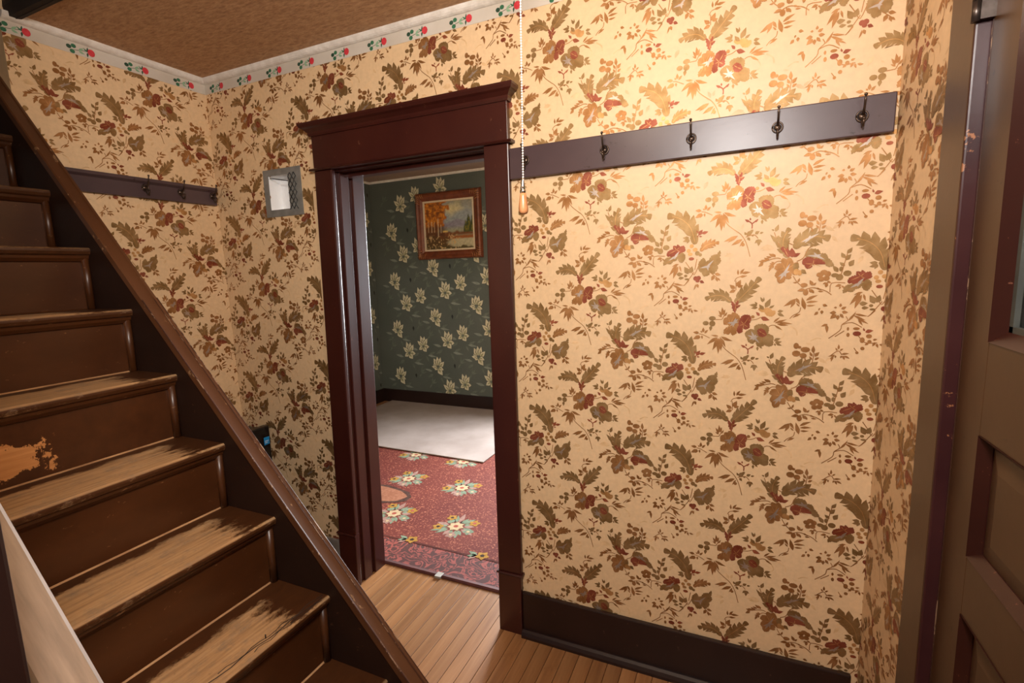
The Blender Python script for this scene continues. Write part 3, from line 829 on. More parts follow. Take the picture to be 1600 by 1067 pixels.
quad_board(-1.762, -1.655, -1.72, -1.622, 0.272, 1.978, -0.022, 0).build('casing', 'paint_red_brown', tr, 0.004)
quad_board(-0.886, -0.782, -0.880, -0.778, 0.272, 1.978, -0.022, 0).build('casing', 'paint_red_brown', tr, 0.004)
quad_board(-1.768, -1.662, -1.762, -1.655, 0.0, 0.264, -0.026, 0).build('plinth_block', 'paint_red_brown', tr, 0.003)
quad_board(-0.890, -0.786, -0.886, -0.784, 0.0, 0.264, -0.026, 0).build('plinth_block', 'paint_red_brown', tr, 0.003)
for a, b in ((-1.770, -1.652), (-0.892, -0.776)):
    MB().prism([(0, 0.263), (-0.028, 0.263), (-0.033, 0.268), (-0.028, 0.273), (0, 0.273)], 'x', a, b).build('plinth_cap', 'paint_red_brown', tr)
MB().box(-1.72, -0.778, -0.024, 0, 1.988, 2.128).build('head_board', 'paint_red_brown', tr, 0.002)
MB().prism([(0, 1.978), (-0.034, 1.978), (-0.040, 1.983), (-0.034, 1.988), (0, 1.988)], 'x', -1.735, -0.760).build('head_bead', 'paint_red_brown', tr)
# crown with mitred returns
cp = [(0.024, 2.122), (0.030, 2.122), (0.034, 2.130), (0.034, 2.138), (0.046, 2.150), (0.056, 2.156), (0.062, 2.166), (0.062, 2.174), (0.0, 2.174)]
m = MB()
xa, xb = -1.72, -0.778
rings = []
for d, z in cp:
    e = d - 0.024 if d > 0 else 0.038
    rings.append([(xa - max(e, 0), 0, z), (xa - max(e, 0), -d if d else 0, z), (xb + max(e, 0), -d if d else 0, z), (xb + max(e, 0), 0, z)])
vv = [p for r_ in rings for p in r_]
ff = []
for q in range(len(rings) - 1):
    for j in range(3):
        a = q * 4 + j
        ff.append((a, a + 1, a + 5, a + 4))
m.add(vv, ff)
m.build('crown', 'paint_red_brown', tr)
# jambs and stops
quad_board(-1.70, -1.676, -1.70, -1.636, 0.0, 1.99, 0.0, 0.185).build('jamb', 'paint_red_brown', tr, 0.002)
quad_board(-0.884, -0.86, -0.884, -0.86, 0.0, 1.99, 0.0, 0.185).build('jamb', 'paint_red_brown', tr, 0.002)
quad_board(-1.678, -1.665, -1.638, -1.625, 0.0, 1.975, 0.03, 0.085).build('stop', 'paint_red_brown', tr, 0.003)
quad_board(-1.678, -1.661, -1.638, -1.621, 0.0, 1.975, 0.105, 0.182).build('stop', 'paint_red_brown', tr, 0.003)
MB().box(-1.70, -0.86, 0.0, 0.185, 1.972, 2.0).build('head_jamb', 'paint_red_brown', tr, 0.002)
MB().box(-1.66, -0.88, 0.06, 0.10, 1.955, 1.972).build('stop', 'paint_red_brown', tr, 0.002)
quad_board(-1.775, -1.761, -1.729, -1.719, 0.275, 1.975, -0.004, 0).build('undercoat_strip', 'blue_undercoat', tr)

# ---- baseboards of the hall
bb = empty('baseboard_back', (-0.21, 0, 0))
struct(bb, 'dark brown baseboard under the peg rail')
MB().box(-0.784, 0.366, -0.018, 0, 0.0, 0.193).build('board', 'baseboard_dark', bb, 0.005)
MB().prism([(-0.018, 0), (-0.040, 0), (-0.040, 0.012), (-0.034, 0.024), (-0.024, 0.030), (-0.018, 0.030)], 'x', -0.783, 0.366).build('shoe_moulding', 'baseboard_dark', bb)
struct(MB().box(-2.17, -1.78, -0.012, 0, 0.0, 0.215).build('baseboard_nook', 'grey_board', None, 0.002), 'grey unpainted board end left of the door casing')

# ---- right hand door and its casing
td = empty('trim_3', (XR, -0.9, 0))
struct(td, 'flat brown door casing with chipped rounded edge')
XC = XR - 0.015
MB().box(XC, XR, -0.531, -0.408, 0.0, 2.16).build('casing', 'paint_door', td, 0.003)
MB().box(XC - 0.001, XR + 0.02, -0.5385, -0.5312, 0.0, 2.16).build('edge_bead', 'paint_dark_edge', td, 0.0035)
MB().box(XC, XR, -1.51, -1.388, 0.0, 2.16).build('casing', 'paint_door', td, 0.003)
MB().box(XC - 0.002, XR, -1.53, -0.39, 2.045, 2.18).build('head_board', 'paint_door', td, 0.003)
MB().box(XR + 0.021, XR + 0.12, -0.545, -0.531, 0.0, 2.04).build('jamb', 'paint_dark_edge', td)
MB().box(XR - 0.001, XR + 0.12, -1.386, -1.372, 0.0, 2.04).build('jamb', 'paint_dark_edge', td)

dr = empty('door_1', (0.41, -0.958, 0))
struct(dr, 'brown panelled hall door with glazed upper half')
XD = 0.392
D0, D1 = -1.366, -0.5405
P0, P1 = -1.256, -0.652
XB = XD + 0.04
MB().box(XD, XB, P1, D1, 0.006, 2.03).build('stile', 'paint_door', dr, 0.002)
MB().box(XD - 0.0006, XD + 0.003, D1 - 0.0035, D1 + 0.0006, 0.006, 2.03).build('worn_edge', 'worn_paint', dr)
MB().box(XD, XB, D0, P0, 0.006, 2.03).build('stile', 'paint_door', dr, 0.002)
rails = [(0.006, 0.24), (0.50, 0.60), (0.864, 0.978), (1.206, 1.371), (1.92, 2.03)]
for a, b in rails:
    MB().box(XD, XB, P0, P1, a, b).build('rail', 'paint_door', dr, 0.001)


def frame4(y0, y1, z0, z1, wd, dep, mat, par, name):
    """sloping moulding on the inside of a door opening"""
    o = [(y0, z0), (y1, z0), (y1, z1), (y0, z1)]
    i_ = [(y0 + wd, z0 + wd), (y1 - wd, z0 + wd), (y1 - wd, z1 - wd), (y0 + wd, z1 - wd)]
    for q in range(4):
        a, b, c, d = o[q], o[(q + 1) % 4], i_[(q + 1) % 4], i_[q]
        m = MB()
        v = [(XD - 0.002, *a), (XD - 0.002, *b), (XD + dep, *c), (XD + dep, *d), (XB - 0.008, *a), (XB - 0.008, *b), (XB - 0.008, *c), (XB - 0.008, *d)]
        m.add(v, [(0, 1, 2, 3), (4, 7, 6, 5), (0, 4, 5, 1), (1, 5, 6, 2), (2, 6, 7, 3), (3, 7, 4, 0)])
        m.build(name, mat, par)


for z0, z1 in ((0.24, 0.50), (0.60, 0.864), (0.978, 1.206)):
    pnl = MB()
    y0, y1, a0, a1, b0, b1 = P0, P1, P0 + 0.016, P1 - 0.016, P0 + 0.055, P1 - 0.055
    pnl.add([(XD + 0.016, a0, z0 + 0.016), (XD + 0.016, a1, z0 + 0.016), (XD + 0.016, a1, z1 - 0.016), (XD + 0.016, a0, z1 - 0.016),
             (XD + 0.009, b0, z0 + 0.05), (XD + 0.009, b1, z0 + 0.05), (XD + 0.009, b1, z1 - 0.05), (XD + 0.009, b0, z1 - 0.05)],
            [(0, 1, 5, 4), (1, 2, 6, 5), (2, 3, 7, 6), (3, 0, 4, 7), (4, 5, 6, 7)])
    pnl.box(XD + 0.016, XB - 0.01, P0, P1, z0, z1)
    pn = pnl.build('panel', 'paint_door', dr, fixn=False)
    frame4(P0, P1, z0, z1, 0.016, 0.014, 'paint_door_trim', dr, 'panel_moulding')
frame4(P0, P1, 1.371, 1.92, 0.020, 0.016, 'paint_door_trim', dr, 'glazing_bead')
m = MB()
for a in ((P0, P1, 1.391, 1.401), (P0, P1, 1.89, 1.90)):
    m.box(XD + 0.016, XD + 0.024, P0 + 0.02, P1 - 0.02, a[2], a[3])
for a in ((P0 + 0.02, P0 + 0.032), (P1 - 0.032, P1 - 0.02)):
    m.box(XD + 0.016, XD + 0.024, a[0], a[1], 1.391, 1.90)
m.build('glazing_strip', 'putty_grey', dr)
MB().box(XD + 0.024, XD + 0.028, P0 + 0.01, P1 - 0.01, 1.38, 1.91).build('pane', 'pane_glass', dr)
m = MB()
nc = 40
pts = []
for q in range(nc + 1):
    y = D0 + (D1 - D0) * q / nc
    pts.append((0.53 + 0.012 * math.sin(q * 1.3), y))
v = [(p[0], p[1], 1.15) for p in pts] + [(p[0], p[1], 2.02) for p in pts]
m.add(v, [(q, q + 1, nc + 2 + q, nc + 1 + q) for q in range(nc)], None, True)
tag(m.build('door_curtain', 'curtain_cloth'), 'pale olive curtain seen through the glass of the hall door', 'curtain')
hg = MB()
for a, b in ((1.925, 1.958), (1.959, 1.992), (1.993, 2.026)):
    hg.tube([(XC - 0.003, -0.543, a), (XC - 0.003, -0.543, b)], 0.0068, 10)
hg.box(XC + 0.001, XD + 0.001, -0.552, -0.540, 1.926, 2.026)
hg.build('hinge', 'hinge_steel', dr)
struct(MB().box(0.62, 0.66, -1.7, 0.1, 0.0, 2.6).build('wall_porch', 'plaster_plain'))
struct(MB().box(XR + 0.12, 0.66, -1.75, 0.15, 2.5, 2.6).build('ceiling_porch', 'plaster_plain'))

# ---- room beyond the doorway
GY, GXL, GXR, GZ = 2.97, -3.885, 0.3, 2.56
WIN = (-1.72, -0.78, 0.78, 2.12)
gb = struct(holed(MB(), 'x', GXL - 0.1, GXR + 0.1, 0.0, GZ + 0.1, GY, GY + 0.14, [WIN]).build('wall_far', 'paper_green', fixn=False), 'grey green wall with cream magnolia flowers')
gl = struct(MB().box(GXL - 0.1, GXL, 0.17, GY, 0.0, GZ + 0.1).build('wall_far_left', 'paper_green'), 'narrow strip of green flowered side wall beyond the doorway')
struct(MB().box(GXR, GXR + 0.1, 0.17, GY, 0.0, GZ + 0.1).build('wall_far_right', 'paper_green'))
struct(MB().box(GXL - 0.1, XL - 0.12, 0.07, 0.17, 0.0, GZ + 0.1).build('wall_far_near', 'paper_green'))
struct(MB().box(GXL - 0.1, GXR + 0.1, 0.0, GY + 0.14, GZ, GZ + 0.1).build('ceiling_far', 'ceiling_grey'))
m = MB()
m.prism([(GY, GZ), (GY - 0.02, GZ), (GY - 0.018, GZ - 0.012), (GY, GZ - 0.022)], 'x', GXL, GXR)
m.prism([(GXL, GZ), (GXL + 0.02, GZ), (GXL + 0.018, GZ - 0.012), (GXL, GZ - 0.022)], 'y', 0.17, GY)
struct(m.build('trim_4', 'cove_white'), 'thin pale moulding at the ceiling of the far room')
b1 = struct(MB().box(GXL, GXR, GY - 0.018, GY, 0.0, 0.155).build('baseboard_far', 'baseboard_dark', None, 0.004), 'dark baseboard below the green flowered wall')
b2 = struct(MB().box(GXL, GXL + 0.018, 0.17, GY - 0.018, 0.0, 0.155).build('baseboard_far_left', 'baseboard_dark', None, 0.004))
wn = empty('window_1', (-1.25, GY, WIN[2]))
struct(wn)
m = MB()
m.box(WIN[0] - 0.08, WIN[0], GY - 0.02, GY, WIN[2] - 0.08, WIN[3] + 0.1)
m.box(WIN[1], WIN[1] + 0.08, GY - 0.02, GY, WIN[2] - 0.08, WIN[3] + 0.1)
m.box(WIN[0], WIN[1], GY - 0.02, GY, WIN[3], WIN[3] + 0.1)
m.box(WIN[0], WIN[1], GY - 0.05, GY, WIN[2] - 0.04, WIN[2])
m.build('window_frame', 'paint_red_brown', wn)
m = MB()
for a, b, c, d in ((WIN[0], WIN[0] + 0.04, WIN[2], WIN[3]), (WIN[1] - 0.04, WIN[1], WIN[2], WIN[3]), (WIN[0], WIN[1], WIN[2], WIN[2] + 0.05), (WIN[0], WIN[1], WIN[3] - 0.04, WIN[3]), (WIN[0], WIN[1], 1.42, 1.47)):
    m.box(a, b, GY + 0.05, GY + 0.085, c, d)
m.build('sash', 'window_paint', wn)


def magnolia(mb, u, z, s, kind, to3d):
    P = []
    if kind == 0:      # single bloom, nodding
        pet = [(-0.02, 0.0, -0.055, 0.035, 0.03), (-0.015, 0.01, -0.045, 0.085, 0.034), (0.0, 0.01, -0.005, 0.105, 0.034), (0.012, 0.01, 0.035, 0.1, 0.03), (0.02, 0.0, 0.075, 0.055, 0.034), (-0.01, -0.01, -0.075, 0.0, 0.028), (0.0, -0.02, 0.05, -0.085, 0.044), (-0.01, -0.01, -0.04, -0.035, 0.026), (0.01, -0.01, 0.065, -0.03, 0.03)]
    else:
        pet = [(0, 0, -0.03, 0.10, 0.036), (0.005, 0, 0.015, 0.095, 0.034), (0.01, 0, 0.05, 0.075, 0.032), (-0.01, -0.005, -0.07, 0.045, 0.03), (0.01, -0.01, 0.07, -0.012, 0.036), (0, -0.02, 0.035, -0.065, 0.04), (-0.01, -0.015, -0.055, -0.045, 0.03)]
    lv = [(0.06, -0.1, 0.14, -0.06, 0.03), (0.05, -0.1, 0.16, -0.115, 0.024), (-0.06, -0.08, -0.13, -0.12, 0.03), (-0.07, -0.05, -0.16, -0.03, 0.026), (0.03, -0.11, 0.06, -0.17, 0.022)]
    i = 0
    for a in lv:
        mb_add(mb, leaf_poly(*a), u, z, s, 0.0004 + i * 2e-5, 'green_leaf_grey' if i % 2 else 'green_leaf_dim', to3d)
        i += 1
    for a in pet:
        mb_add(mb, leaf_poly(*a[:4], a[4] * 1.75), u, z, s, 0.0007 + i * 6e-5, 'green_petal_edge', to3d)
        mb_add(mb, leaf_poly(*a[:4], a[4] * 1.4), u, z, s, 0.00073 + i * 6e-5, 'green_petal_cream', to3d)
        b = (a[0], a[1], a[0] + (a[2] - a[0]) * 0.66, a[1] + (a[3] - a[1]) * 0.66, a[4] * 0.5)
        mb_add(mb, leaf_poly(*b), u, z, s, 0.00075 + i * 6e-5, 'green_petal_shade', to3d)
        i += 1
    mb_add(mb, ell_poly(0, -0.012, 0.014, 0.011, 7), u, z, s, 0.0026, 'green_leaf_dim', to3d)


def mb_add(mb, poly, u, z, s, off, m, to3d):
    mb.add([to3d(u + a * s, z + b * s, off) for a, b in poly], [tuple(range(len(poly)))], m)


def green_field(mb, u0, u1, z0, z1, to3d, holes=()):
    for kx in range(-10, 10):
        for kz in range(-8, 8):
            ox, oz = -3.617 + 0.5275 * kx, 1.425 + 0.138 * kx + 0.553 * kz
            for du, dz, s, kd in ((0, 0, 1.12, 0), (0.146, -0.259, 1.22, 1), (0.345, -0.176, 1.12, 1)):
                u, z = ox + du, oz + dz
                if not (u0 + 0.09 < u < u1 - 0.09 and z0 + 0.09 < z < z1 - 0.09):
                    continue
                if any(h[0] - 0.1 < u < h[1] + 0.1 and h[2] - 0.1 < z < h[3] + 0.1 for h in holes):
                    continue
                magnolia(mb, u, z, s, kd, to3d)
            u, z = ox + 0.22, oz + 0.02
            if u0 + 0.02 < u < u1 - 0.02 and z0 + 0.03 < z < z1 - 0.03:
                mb_add(mb, leaf_poly(0, 0.025, 0.004, -0.03, 0.026), u, z, 1.0, 0.0005, 'green_bud_dark', to3d)
            for q in range(2):
                u, z = ox + (0.30, -0.09)[q], oz + (0.05, -0.2)[q]
                if u0 + 0.1 < u < u1 - 0.1 and z0 + 0.1 < z < z1 - 0.1:
                    for a in ((0, 0, 0.05, 0.06, 0.022), (0, 0, 0.07, 0.02, 0.018), (0, 0, 0.01, 0.08, 0.018), (0, 0, -0.04, -0.06, 0.02)):
                        mb_add(mb, leaf_poly(*a), u, z, 1.0, 0.0004, 'green_leaf_dim', to3d)


m = MB()
green_field(m, GXL, GXR, 0.1, GZ, lambda u, z, o: (u, GY - o, z), [WIN])
pr = m.build('wallpaper_print', None, gb, fixn=False)
pr['kind'] = 'stuff'
m = MB()
green_field(m, GXL - 2.6, GXL + 0.12, 0.1, GZ, lambda u, z, o: (GXL + o, GY - 0.01 + min(0, u - GXL), z))
pr = m.build('wallpaper_print', None, gl, fixn=False)
pr['kind'] = 'stuff'

# corner post at the near end of the stair wall
struct(MB().box(-0.735, -0.638, -1.645, -1.545, 0.0, ZC).build('trim_5', 'baseboard_dark', None, 0.004), 'dark post at the lower left edge beside the wooden handrail')

# ================================================================== STAIRCASE
RISE, RUN = 0.205, 0.188
st_ = empty('staircase', (-1.5, -1.14, 0))
tag(st_, 'steep dark brown wooden staircase with worn treads', 'staircase')


def nose_x(n):
    return -(RISE * n + 0.518) / 1.09


NST = 17
WEAR = {1: 0.35, 2: 0.55, 3: 0.78, 4: 0.98, 5: 0.98, 6: 0.9, 7: 0.62, 8: 0.3, 9: 0.2}
for n in range(1, NST + 1):
    xf, z = nose_x(n), RISE * n
    m = MB()
    pr = [(xf - 0.006, z), (xf - 0.001, z - 0.004), (xf, z - 0.012), (xf - 0.003, z - 0.021), (xf - 0.010, z - 0.026), (xf - RUN - 0.03, z - 0.026), (xf - RUN - 0.03, z)]
    m.prism(pr, 'y', STY0, STY1)
    t = m.build('tread', 'tread_worn', st_, 0, origin=(xf, STY1, z))
    t['wear'] = WEAR.get(n, 0.15)
    xr = xf - 0.028
    zb = z - RISE
    rs = MB().box(xr - 0.018, xr, STY0, STY1, zb, z - 0.026).build('riser', 'riser_chipped' if n == 6 else 'paint_stair', st_, 0, origin=(xr, STY1, z))
    m = MB()
    m.prism([(xr, z - 0.026), (xr + 0.018, z - 0.026), (xr + 0.016, z - 0.034), (xr + 0.008, z - 0.044), (xr, z - 0.047)], 'y', STY0, STY1 - 0.001)
    m.build('cove_strip', 'paint_stair', st_)
    m = MB()
    m.tube([(xr + 0.004, STY1 - 0.009, zb + 0.001), (xr + 0.004, STY1 - 0.009, z - 0.030)], 0.0115, 10)
    m.build('corner_strip', 'paint_stair', st_)
    MB().prism([(xr, zb), (xr + 0.004, zb), (xr, zb + 0.0035)], 'y', STY0, STY1 - 0.02).build('riser_bead', 'bare_edge' if 2 < n < 8 else 'paint_stair', st_)


zc3, xc3 = RISE * 3, nose_x(3)
for q, (xo, ya, yb, wd) in enumerate(((-0.016, -0.80, -1.28, 0.0016), (-0.026, -0.79, -1.10, 0.0012), (-0.009, -0.81, -1.02, 0.0012))):
    cm = MB()
    n_ = 14
    pts = [(xc3 + xo + 0.004 * math.sin(e * 1.7 + q) - 0.02 * (e / n_) * (1 if q == 0 else 0.4), ya + (yb - ya) * e / n_) for e in range(n_ + 1)]
    for e in range(n_):
        (xa_, ya_), (xb_, yb_) = pts[e], pts[e + 1]
        cm.add([(xa_ - wd, ya_, zc3 + 0.0005), (xa_ + wd, ya_, zc3 + 0.0005), (xb_ + wd, yb_, zc3 + 0.0005), (xb_ - wd, yb_, zc3 + 0.0005)], [(0, 1, 2, 3)])
    cm.build('split', 'void_dark', st_, fixn=False)
MB().tube([(xc3 - 0.03, -0.975, zc3 - 0.004), (xc3 - 0.027, -0.977, zc3 + 0.012)], 0.0016, 6).build('nail', 'hinge_steel', st_)


def cap_z(x, ztop=-0.412):
    return ztop - 1.091 * x


# string board closing the side down to the floor, with sloping cap
xlo, xhi = -3.6, -0.452
MB().prism([(xlo, cap_z(xlo) - 0.025), (xhi, cap_z(xhi) - 0.025 if cap_z(xhi) > 0.03 else 0.0), (xhi - 0.02, 0.0), (-2.28, 0.0), (-2.28, cap_z(-2.28) - 0.62), (xlo, cap_z(xlo) - 0.62)], 'y', STY1, -0.752).build('string_board', 'paint_stringer', st_)
m = MB()
x0, x1 = -3.6, -0.43
tk = 0.032


def capline(y0, y1, dz0, dz1):
    return [(x0, y0, cap_z(x0) + dz0), (x1, y0, cap_z(x1) + dz0), (x1, y1, cap_z(x1) + dz1), (x0, y1, cap_z(x0) + dz1)]


secs = [(-0.792, -tk), (-0.792, -0.004), (-0.788, 0.0), (-0.757, 0.0), (-0.755, 0.005), (-0.748, 0.005), (-0.746, 0.0), (-0.746, -tk)]
v = [(x0, y, cap_z(x0) + d) for y, d in secs] + [(x1, y, cap_z(x1) + d) for y, d in secs]
ns_ = len(secs)
m.add(v, [(q, (q + 1) % ns_, ns_ + (q + 1) % ns_, ns_ + q) for q in range(ns_)] + [tuple(range(ns_)), tuple(range(ns_, 2 * ns_))[::-1]])
scap = m.build('string_cap', 'paint_cap', st_)
for yy, dz, rr in ((-0.7915, -0.001, 0.0017), (-0.7465, 0.0045, 0.0014), (-0.7565, 0.002, 0.0010)):
    MB().tube([(-1.72, yy, cap_z(-1.72) + dz), (x1, yy, cap_z(x1) + dz)], rr, 6).build('worn_edge', 'worn_paint', scap)
# near string board
MB().prism([(xlo, cap_z(xlo) - 0.02), (-0.50, cap_z(-0.50) - 0.02), (-0.50, 0.0), (-2.1, 0.0), (xlo, cap_z(xlo) - 0.5)], 'y', STY0 - 0.028, STY0).build('string_board', 'paint_stringer', st_)

# ---- handrail on the near wall
hr = empty('handrail', (-1.0, -1.48, 1.2))
tag(hr, 'pale varnished wooden handrail in the lower left corner', 'handrail')
zt = 0.735 - 0.518
m = MB()
secs = [(-1.505, -0.052), (-1.507, -0.010), (-1.501, 0.0), (-1.455, 0.0), (-1.449, -0.008), (-1.449, -0.052), (-1.46, -0.062), (-1.495, -0.062)]
x0, x1 = -2.6, -0.30
v = [(x0, y, zt - 1.09 * x0 + d * 1.4) for y, d in secs] + [(x1, y, zt - 1.09 * x1 + d * 1.4) for y, d in secs]
m.add(v, [(q, (q + 1) % 8, 8 + (q + 1) % 8, 8 + q) for q in range(8)] + [tuple(range(8)), tuple(range(8, 16))[::-1]])
m.build('rail', 'handrail_wood', hr)
for xx in (-2.2, -1.2):
    zz = zt - 1.09 * xx
    MB().tube([(xx, -1.566, zz - 0.14), (xx, -1.51, zz - 0.14), (xx, -1.485, zz - 0.12), (xx, -1.478, zz - 0.085)], 0.006, 8).build('bracket', 'iron', hr)


# ================================================================== THINGS
def hook(par, base, out, side):
    """iron coat hook: plate ring, upper prong with knob, lower curl"""
    b, o, u = Vector(base), Vector(out), Vector((0, 0, 1))
    m = MB()
    s = o.cross(u)
    ring = []
    for q in range(17):
        a = 2 * math.pi * q / 16
        ring.append(b + o * 0.002 + s * math.cos(a) * 0.0135 + u * math.sin(a) * 0.0145)
    m.tube(ring, 0.0025, 6)
    m.tube([b, b + o * 0.004], [0.0105, 0.009], 10)
    m.tube([b + u * 0.004, b + o * 0.014 + u * 0.006, b + o * 0.026 + u * 0.016, b + o * 0.032 + u * 0.034, b + o * 0.036 + u * 0.046], [0.0034, 0.0034, 0.0031, 0.0028, 0.0026], 7)
    m.sphere(b + o * 0.036 + u * 0.048, 0.0045)
    m.tube([b - u * 0.002, b + o * 0.006 - u * 0.016, b + o * 0.012 - u * 0.028, b + o * 0.021 - u * 0.030, b + o * 0.027 - u * 0.020, b + o * 0.028 - u * 0.012], [0.0034, 0.0034, 0.0032, 0.003, 0.0028, 0.0026], 7)
    m.sphere(b + o * 0.028 - u * 0.011, 0.0045)
    return m.build('hook', 'iron', par)


cr = empty('coat_rack', (-0.2, 0, 1.85))
tag(cr, 'long dark peg rail with five iron hooks right of the doorway', 'coat rack')
m = MB()
v = [(-0.776, -0.021, 1.848), (0.374, -0.021, 1.858), (0.374, 0, 1.858), (-0.776, 0, 1.848), (-0.776, -0.021, 1.957), (0.376, -0.021, 1.962), (0.376, 0, 1.962), (-0.776, 0, 1.957)]
m.add(v, [(0, 3, 2, 1), (4, 5, 6, 7), (0, 1, 5, 4), (1, 2, 6, 5), (2, 3, 7, 6), (3, 0, 4, 7)])
m.build('board', 'paint_rail', cr, 0.003)
for xx in (-0.712, -0.424, -0.148, 0.091, 0.298):
    hook(cr, (xx, -0.021, 1.908), (0, -1, 0), 0)

c2 = empty('coat_rack', (XL, -0.38, 1.88))
tag(c2, 'short dark peg rail on the papered wall behind the stair', 'coat rack')
m = MB()
m.prism([(XL, 1.885), (XL + 0.020, 1.885), (XL + 0.022, 1.945), (XL + 0.034, 1.955), (XL + 0.034, 1.968), (XL, 1.970)], 'y', -0.745, -0.018)
m.build('board', 'paint_rail', c2, 0.0015)
for yy in (-0.35, -0.195, -0.04):
    hook(c2, (XL + 0.021, yy, 1.928), (1, 0, 0), 0)

# niche: grey flange, white recess and a strip of wire lath
nb = empty('wall_niche', (-1.94, 0, NICHE[2]))
tag(nb, 'small white recess in the papered wall with grey flange', 'wall niche')
x0, x1, z0, z1 = NICHE
m = MB()
t = 0.004
m.box(x0, x0 + t, 0.0, 0.07, z0, z1)
m.box(x1 - t, x1, 0.0, 0.07, z0, z1)
m.box(x0 + t, x1 - t, 0.0, 0.07, z1 - t, z1)
m.box(x0 + t, x1 - t, 0.0, 0.07, z0, z0 + t)
m.box(x0, x1, 0.07, 0.076, z0, z1)
m.build('recess_box', 'plaster_white', nb)
fr = MB()
holed(fr, 'x', x0 - 0.025, x1 + 0.022, z0 - 0.028, z1 + 0.024, -0.004, -0.0006, [(x0 + 0.006, x1 - 0.058, z0 + 0.004, z1 - 0.004)])
fr.build('flange', 'grey_tape', nb)
lw = MB()
for q in range(-3, 6):
    for sgn in (1, -1):
        a, b = [], []
        zc = z0 + q * 0.036
        p0, p1 = (x1 - 0.056, zc), (x1 - 0.006, zc + 0.075 * sgn)
        if sgn < 0:
            p0, p1 = (x1 - 0.056, zc + 0.075), (x1 - 0.006, zc)
        lo, hi = max(min(p0[1], p1[1]), z0), min(max(p0[1], p1[1]), z1)
        if lo >= hi:
            continue
        pts = []
        for zz in (lo, hi):
            tt = (zz - p0[1]) / (p1[1] - p0[1])
            pts.append((p0[0] + (p1[0] - p0[0]) * tt, -0.0055, zz))
        lw.tube(pts, 0.0017, 5)
lw.build('wire_lath', 'lath_wire', nb)
MB().tube([(x0 + 0.01, 0.004, z1 - 0.012), (x1 - 0.06, 0.004, z1 - 0.034)], 0.002, 6).build('wire', 'lath_wire', nb)
MB().sphere((x1 - 0.068, 0.068, z0 + 0.082), 0.006).build('hole_dot', 'black_gloss', nb)  # black ball standing in for a small dark hole in the recess

# ceiling lamp holder with pull chain
LX, LY = -0.362, -0.88
lp = empty('ceiling_lamp', (LX, LY, ZC))
tag(lp, 'beaded pull chain with wooden knob hanging from the ceiling lamp', 'lamp')
m = MB()
m.tube([(LX - 0.06, LY + 0.05, ZC), (LX - 0.06, LY + 0.05, ZC - 0.012), (LX - 0.06, LY + 0.05, ZC - 0.03), (LX - 0.06, LY + 0.05, ZC - 0.055)], [0.055, 0.055, 0.035, 0.026], 20)
m.build('lampholder', 'porcelain', lp)
m = MB()
m.tube([(LX - 0.06, LY + 0.05, ZC - 0.05), (LX - 0.06, LY + 0.05, ZC - 0.075), (LX - 0.06, LY + 0.05, ZC - 0.10), (LX - 0.06, LY + 0.05, ZC - 0.13), (LX - 0.06, LY + 0.05, ZC - 0.15)], [0.014, 0.018, 0.029, 0.028, 0.008], 16)
m.build('bulb', 'bulb_glow', lp)
bl = bpy.data.lights.new('bulb_light', 'POINT')
bl.energy = BULB_POWER
bl.color = (1.0, 0.82, 0.6)
bl.shadow_soft_size = 0.04
bo = bpy.data.objects.new('bulb_light', bl)
COL.objects.link(bo)
bo.location = (LX - 0.06, LY + 0.05, ZC - 0.20)
ch = MB()
zt2, zb2 = ZC - 0.03, 1.682
nb_ = int((zt2 - zb2) / 0.0046)
dxl = 0.010
for q in range(nb_ + 1):
    tt = q / nb_
    ch.sphere((LX - 0.002 + dxl * (1 - tt) * 1.2, LY, zb2 + (zt2 - zb2) * (1 - tt)), 0.00195, None, 6, 4)
ch.tube([(LX - 0.002 + dxl * 1.2, LY, zt2), (LX - 0.002, LY, zb2)], 0.0006, 4)
ch.build('pull_chain', 'bead_white', lp)
KX = LX - 0.003
m = MB()
m.tube([(KX, LY, 1.687), (KX, LY, 1.680), (KX, LY, 1.672), (KX, LY, 1.667), (KX, LY, 1.6665), (KX, LY, 1.664), (KX, LY, 1.6635), (KX, LY, 1.660), (KX, LY, 1.6595), (KX, LY, 1.657)], [0.0015, 0.0028, 0.0038, 0.0052, 0.0048, 0.0048, 0.0056, 0.0056, 0.005, 0.0056], 14)
m.build('ferrule', 'chrome', lp)
m = MB()
m.tube([(KX, LY, 1.658), (KX, LY, 1.652), (KX, LY, 1.642), (KX, LY, 1.632), (KX, LY, 1.626), (KX, LY, 1.622), (KX, LY, 1.6205)], [0.0056, 0.0064, 0.0078, 0.0090, 0.0088, 0.0070, 0.003], 16)
m.build('pull_knob', 'knob_wood', lp)

# black fridge in the nook behind the stair
fg = empty('mini_fridge', (-2.28, -0.25, 0))
tag(fg, 'black mini fridge with small blue sticker behind the stair', 'fridge')
MB().box(-2.392, -2.222, -0.46, -0.022, 0.015, 0.756).build('body', 'black_gloss', fg, 0.006)
MB().box(-2.216, -2.180, -0.465, -0.018, 0.03, 0.772).build('door', 'black_gloss', fg, 0.005)
MB().box(-2.224, -2.2145, -0.455, -0.03, 0.04, 0.748).build('gasket', 'grey_tape', fg)
stk = MB().box(-2.1799, -2.1792, -0.056, -0.024, 0.676, 0.716).build('sticker', 'sticker_blue', fg)
m = MB()
m.box(-2.1793, -2.1788, -0.052, -0.030, 0.694, 0.697)
m.box(-2.1793, -2.1788, -0.052, -0.034, 0.686, 0.688)
m.build('sticker_print', 'sticker_white', stk)
for a in (-2.37, -2.24):
    for b in (-0.42, -0.06):
        MB().tube([(a, b, 0.0), (a, b, 0.016)], 0.014, 10).build('foot', 'black_gloss', fg)

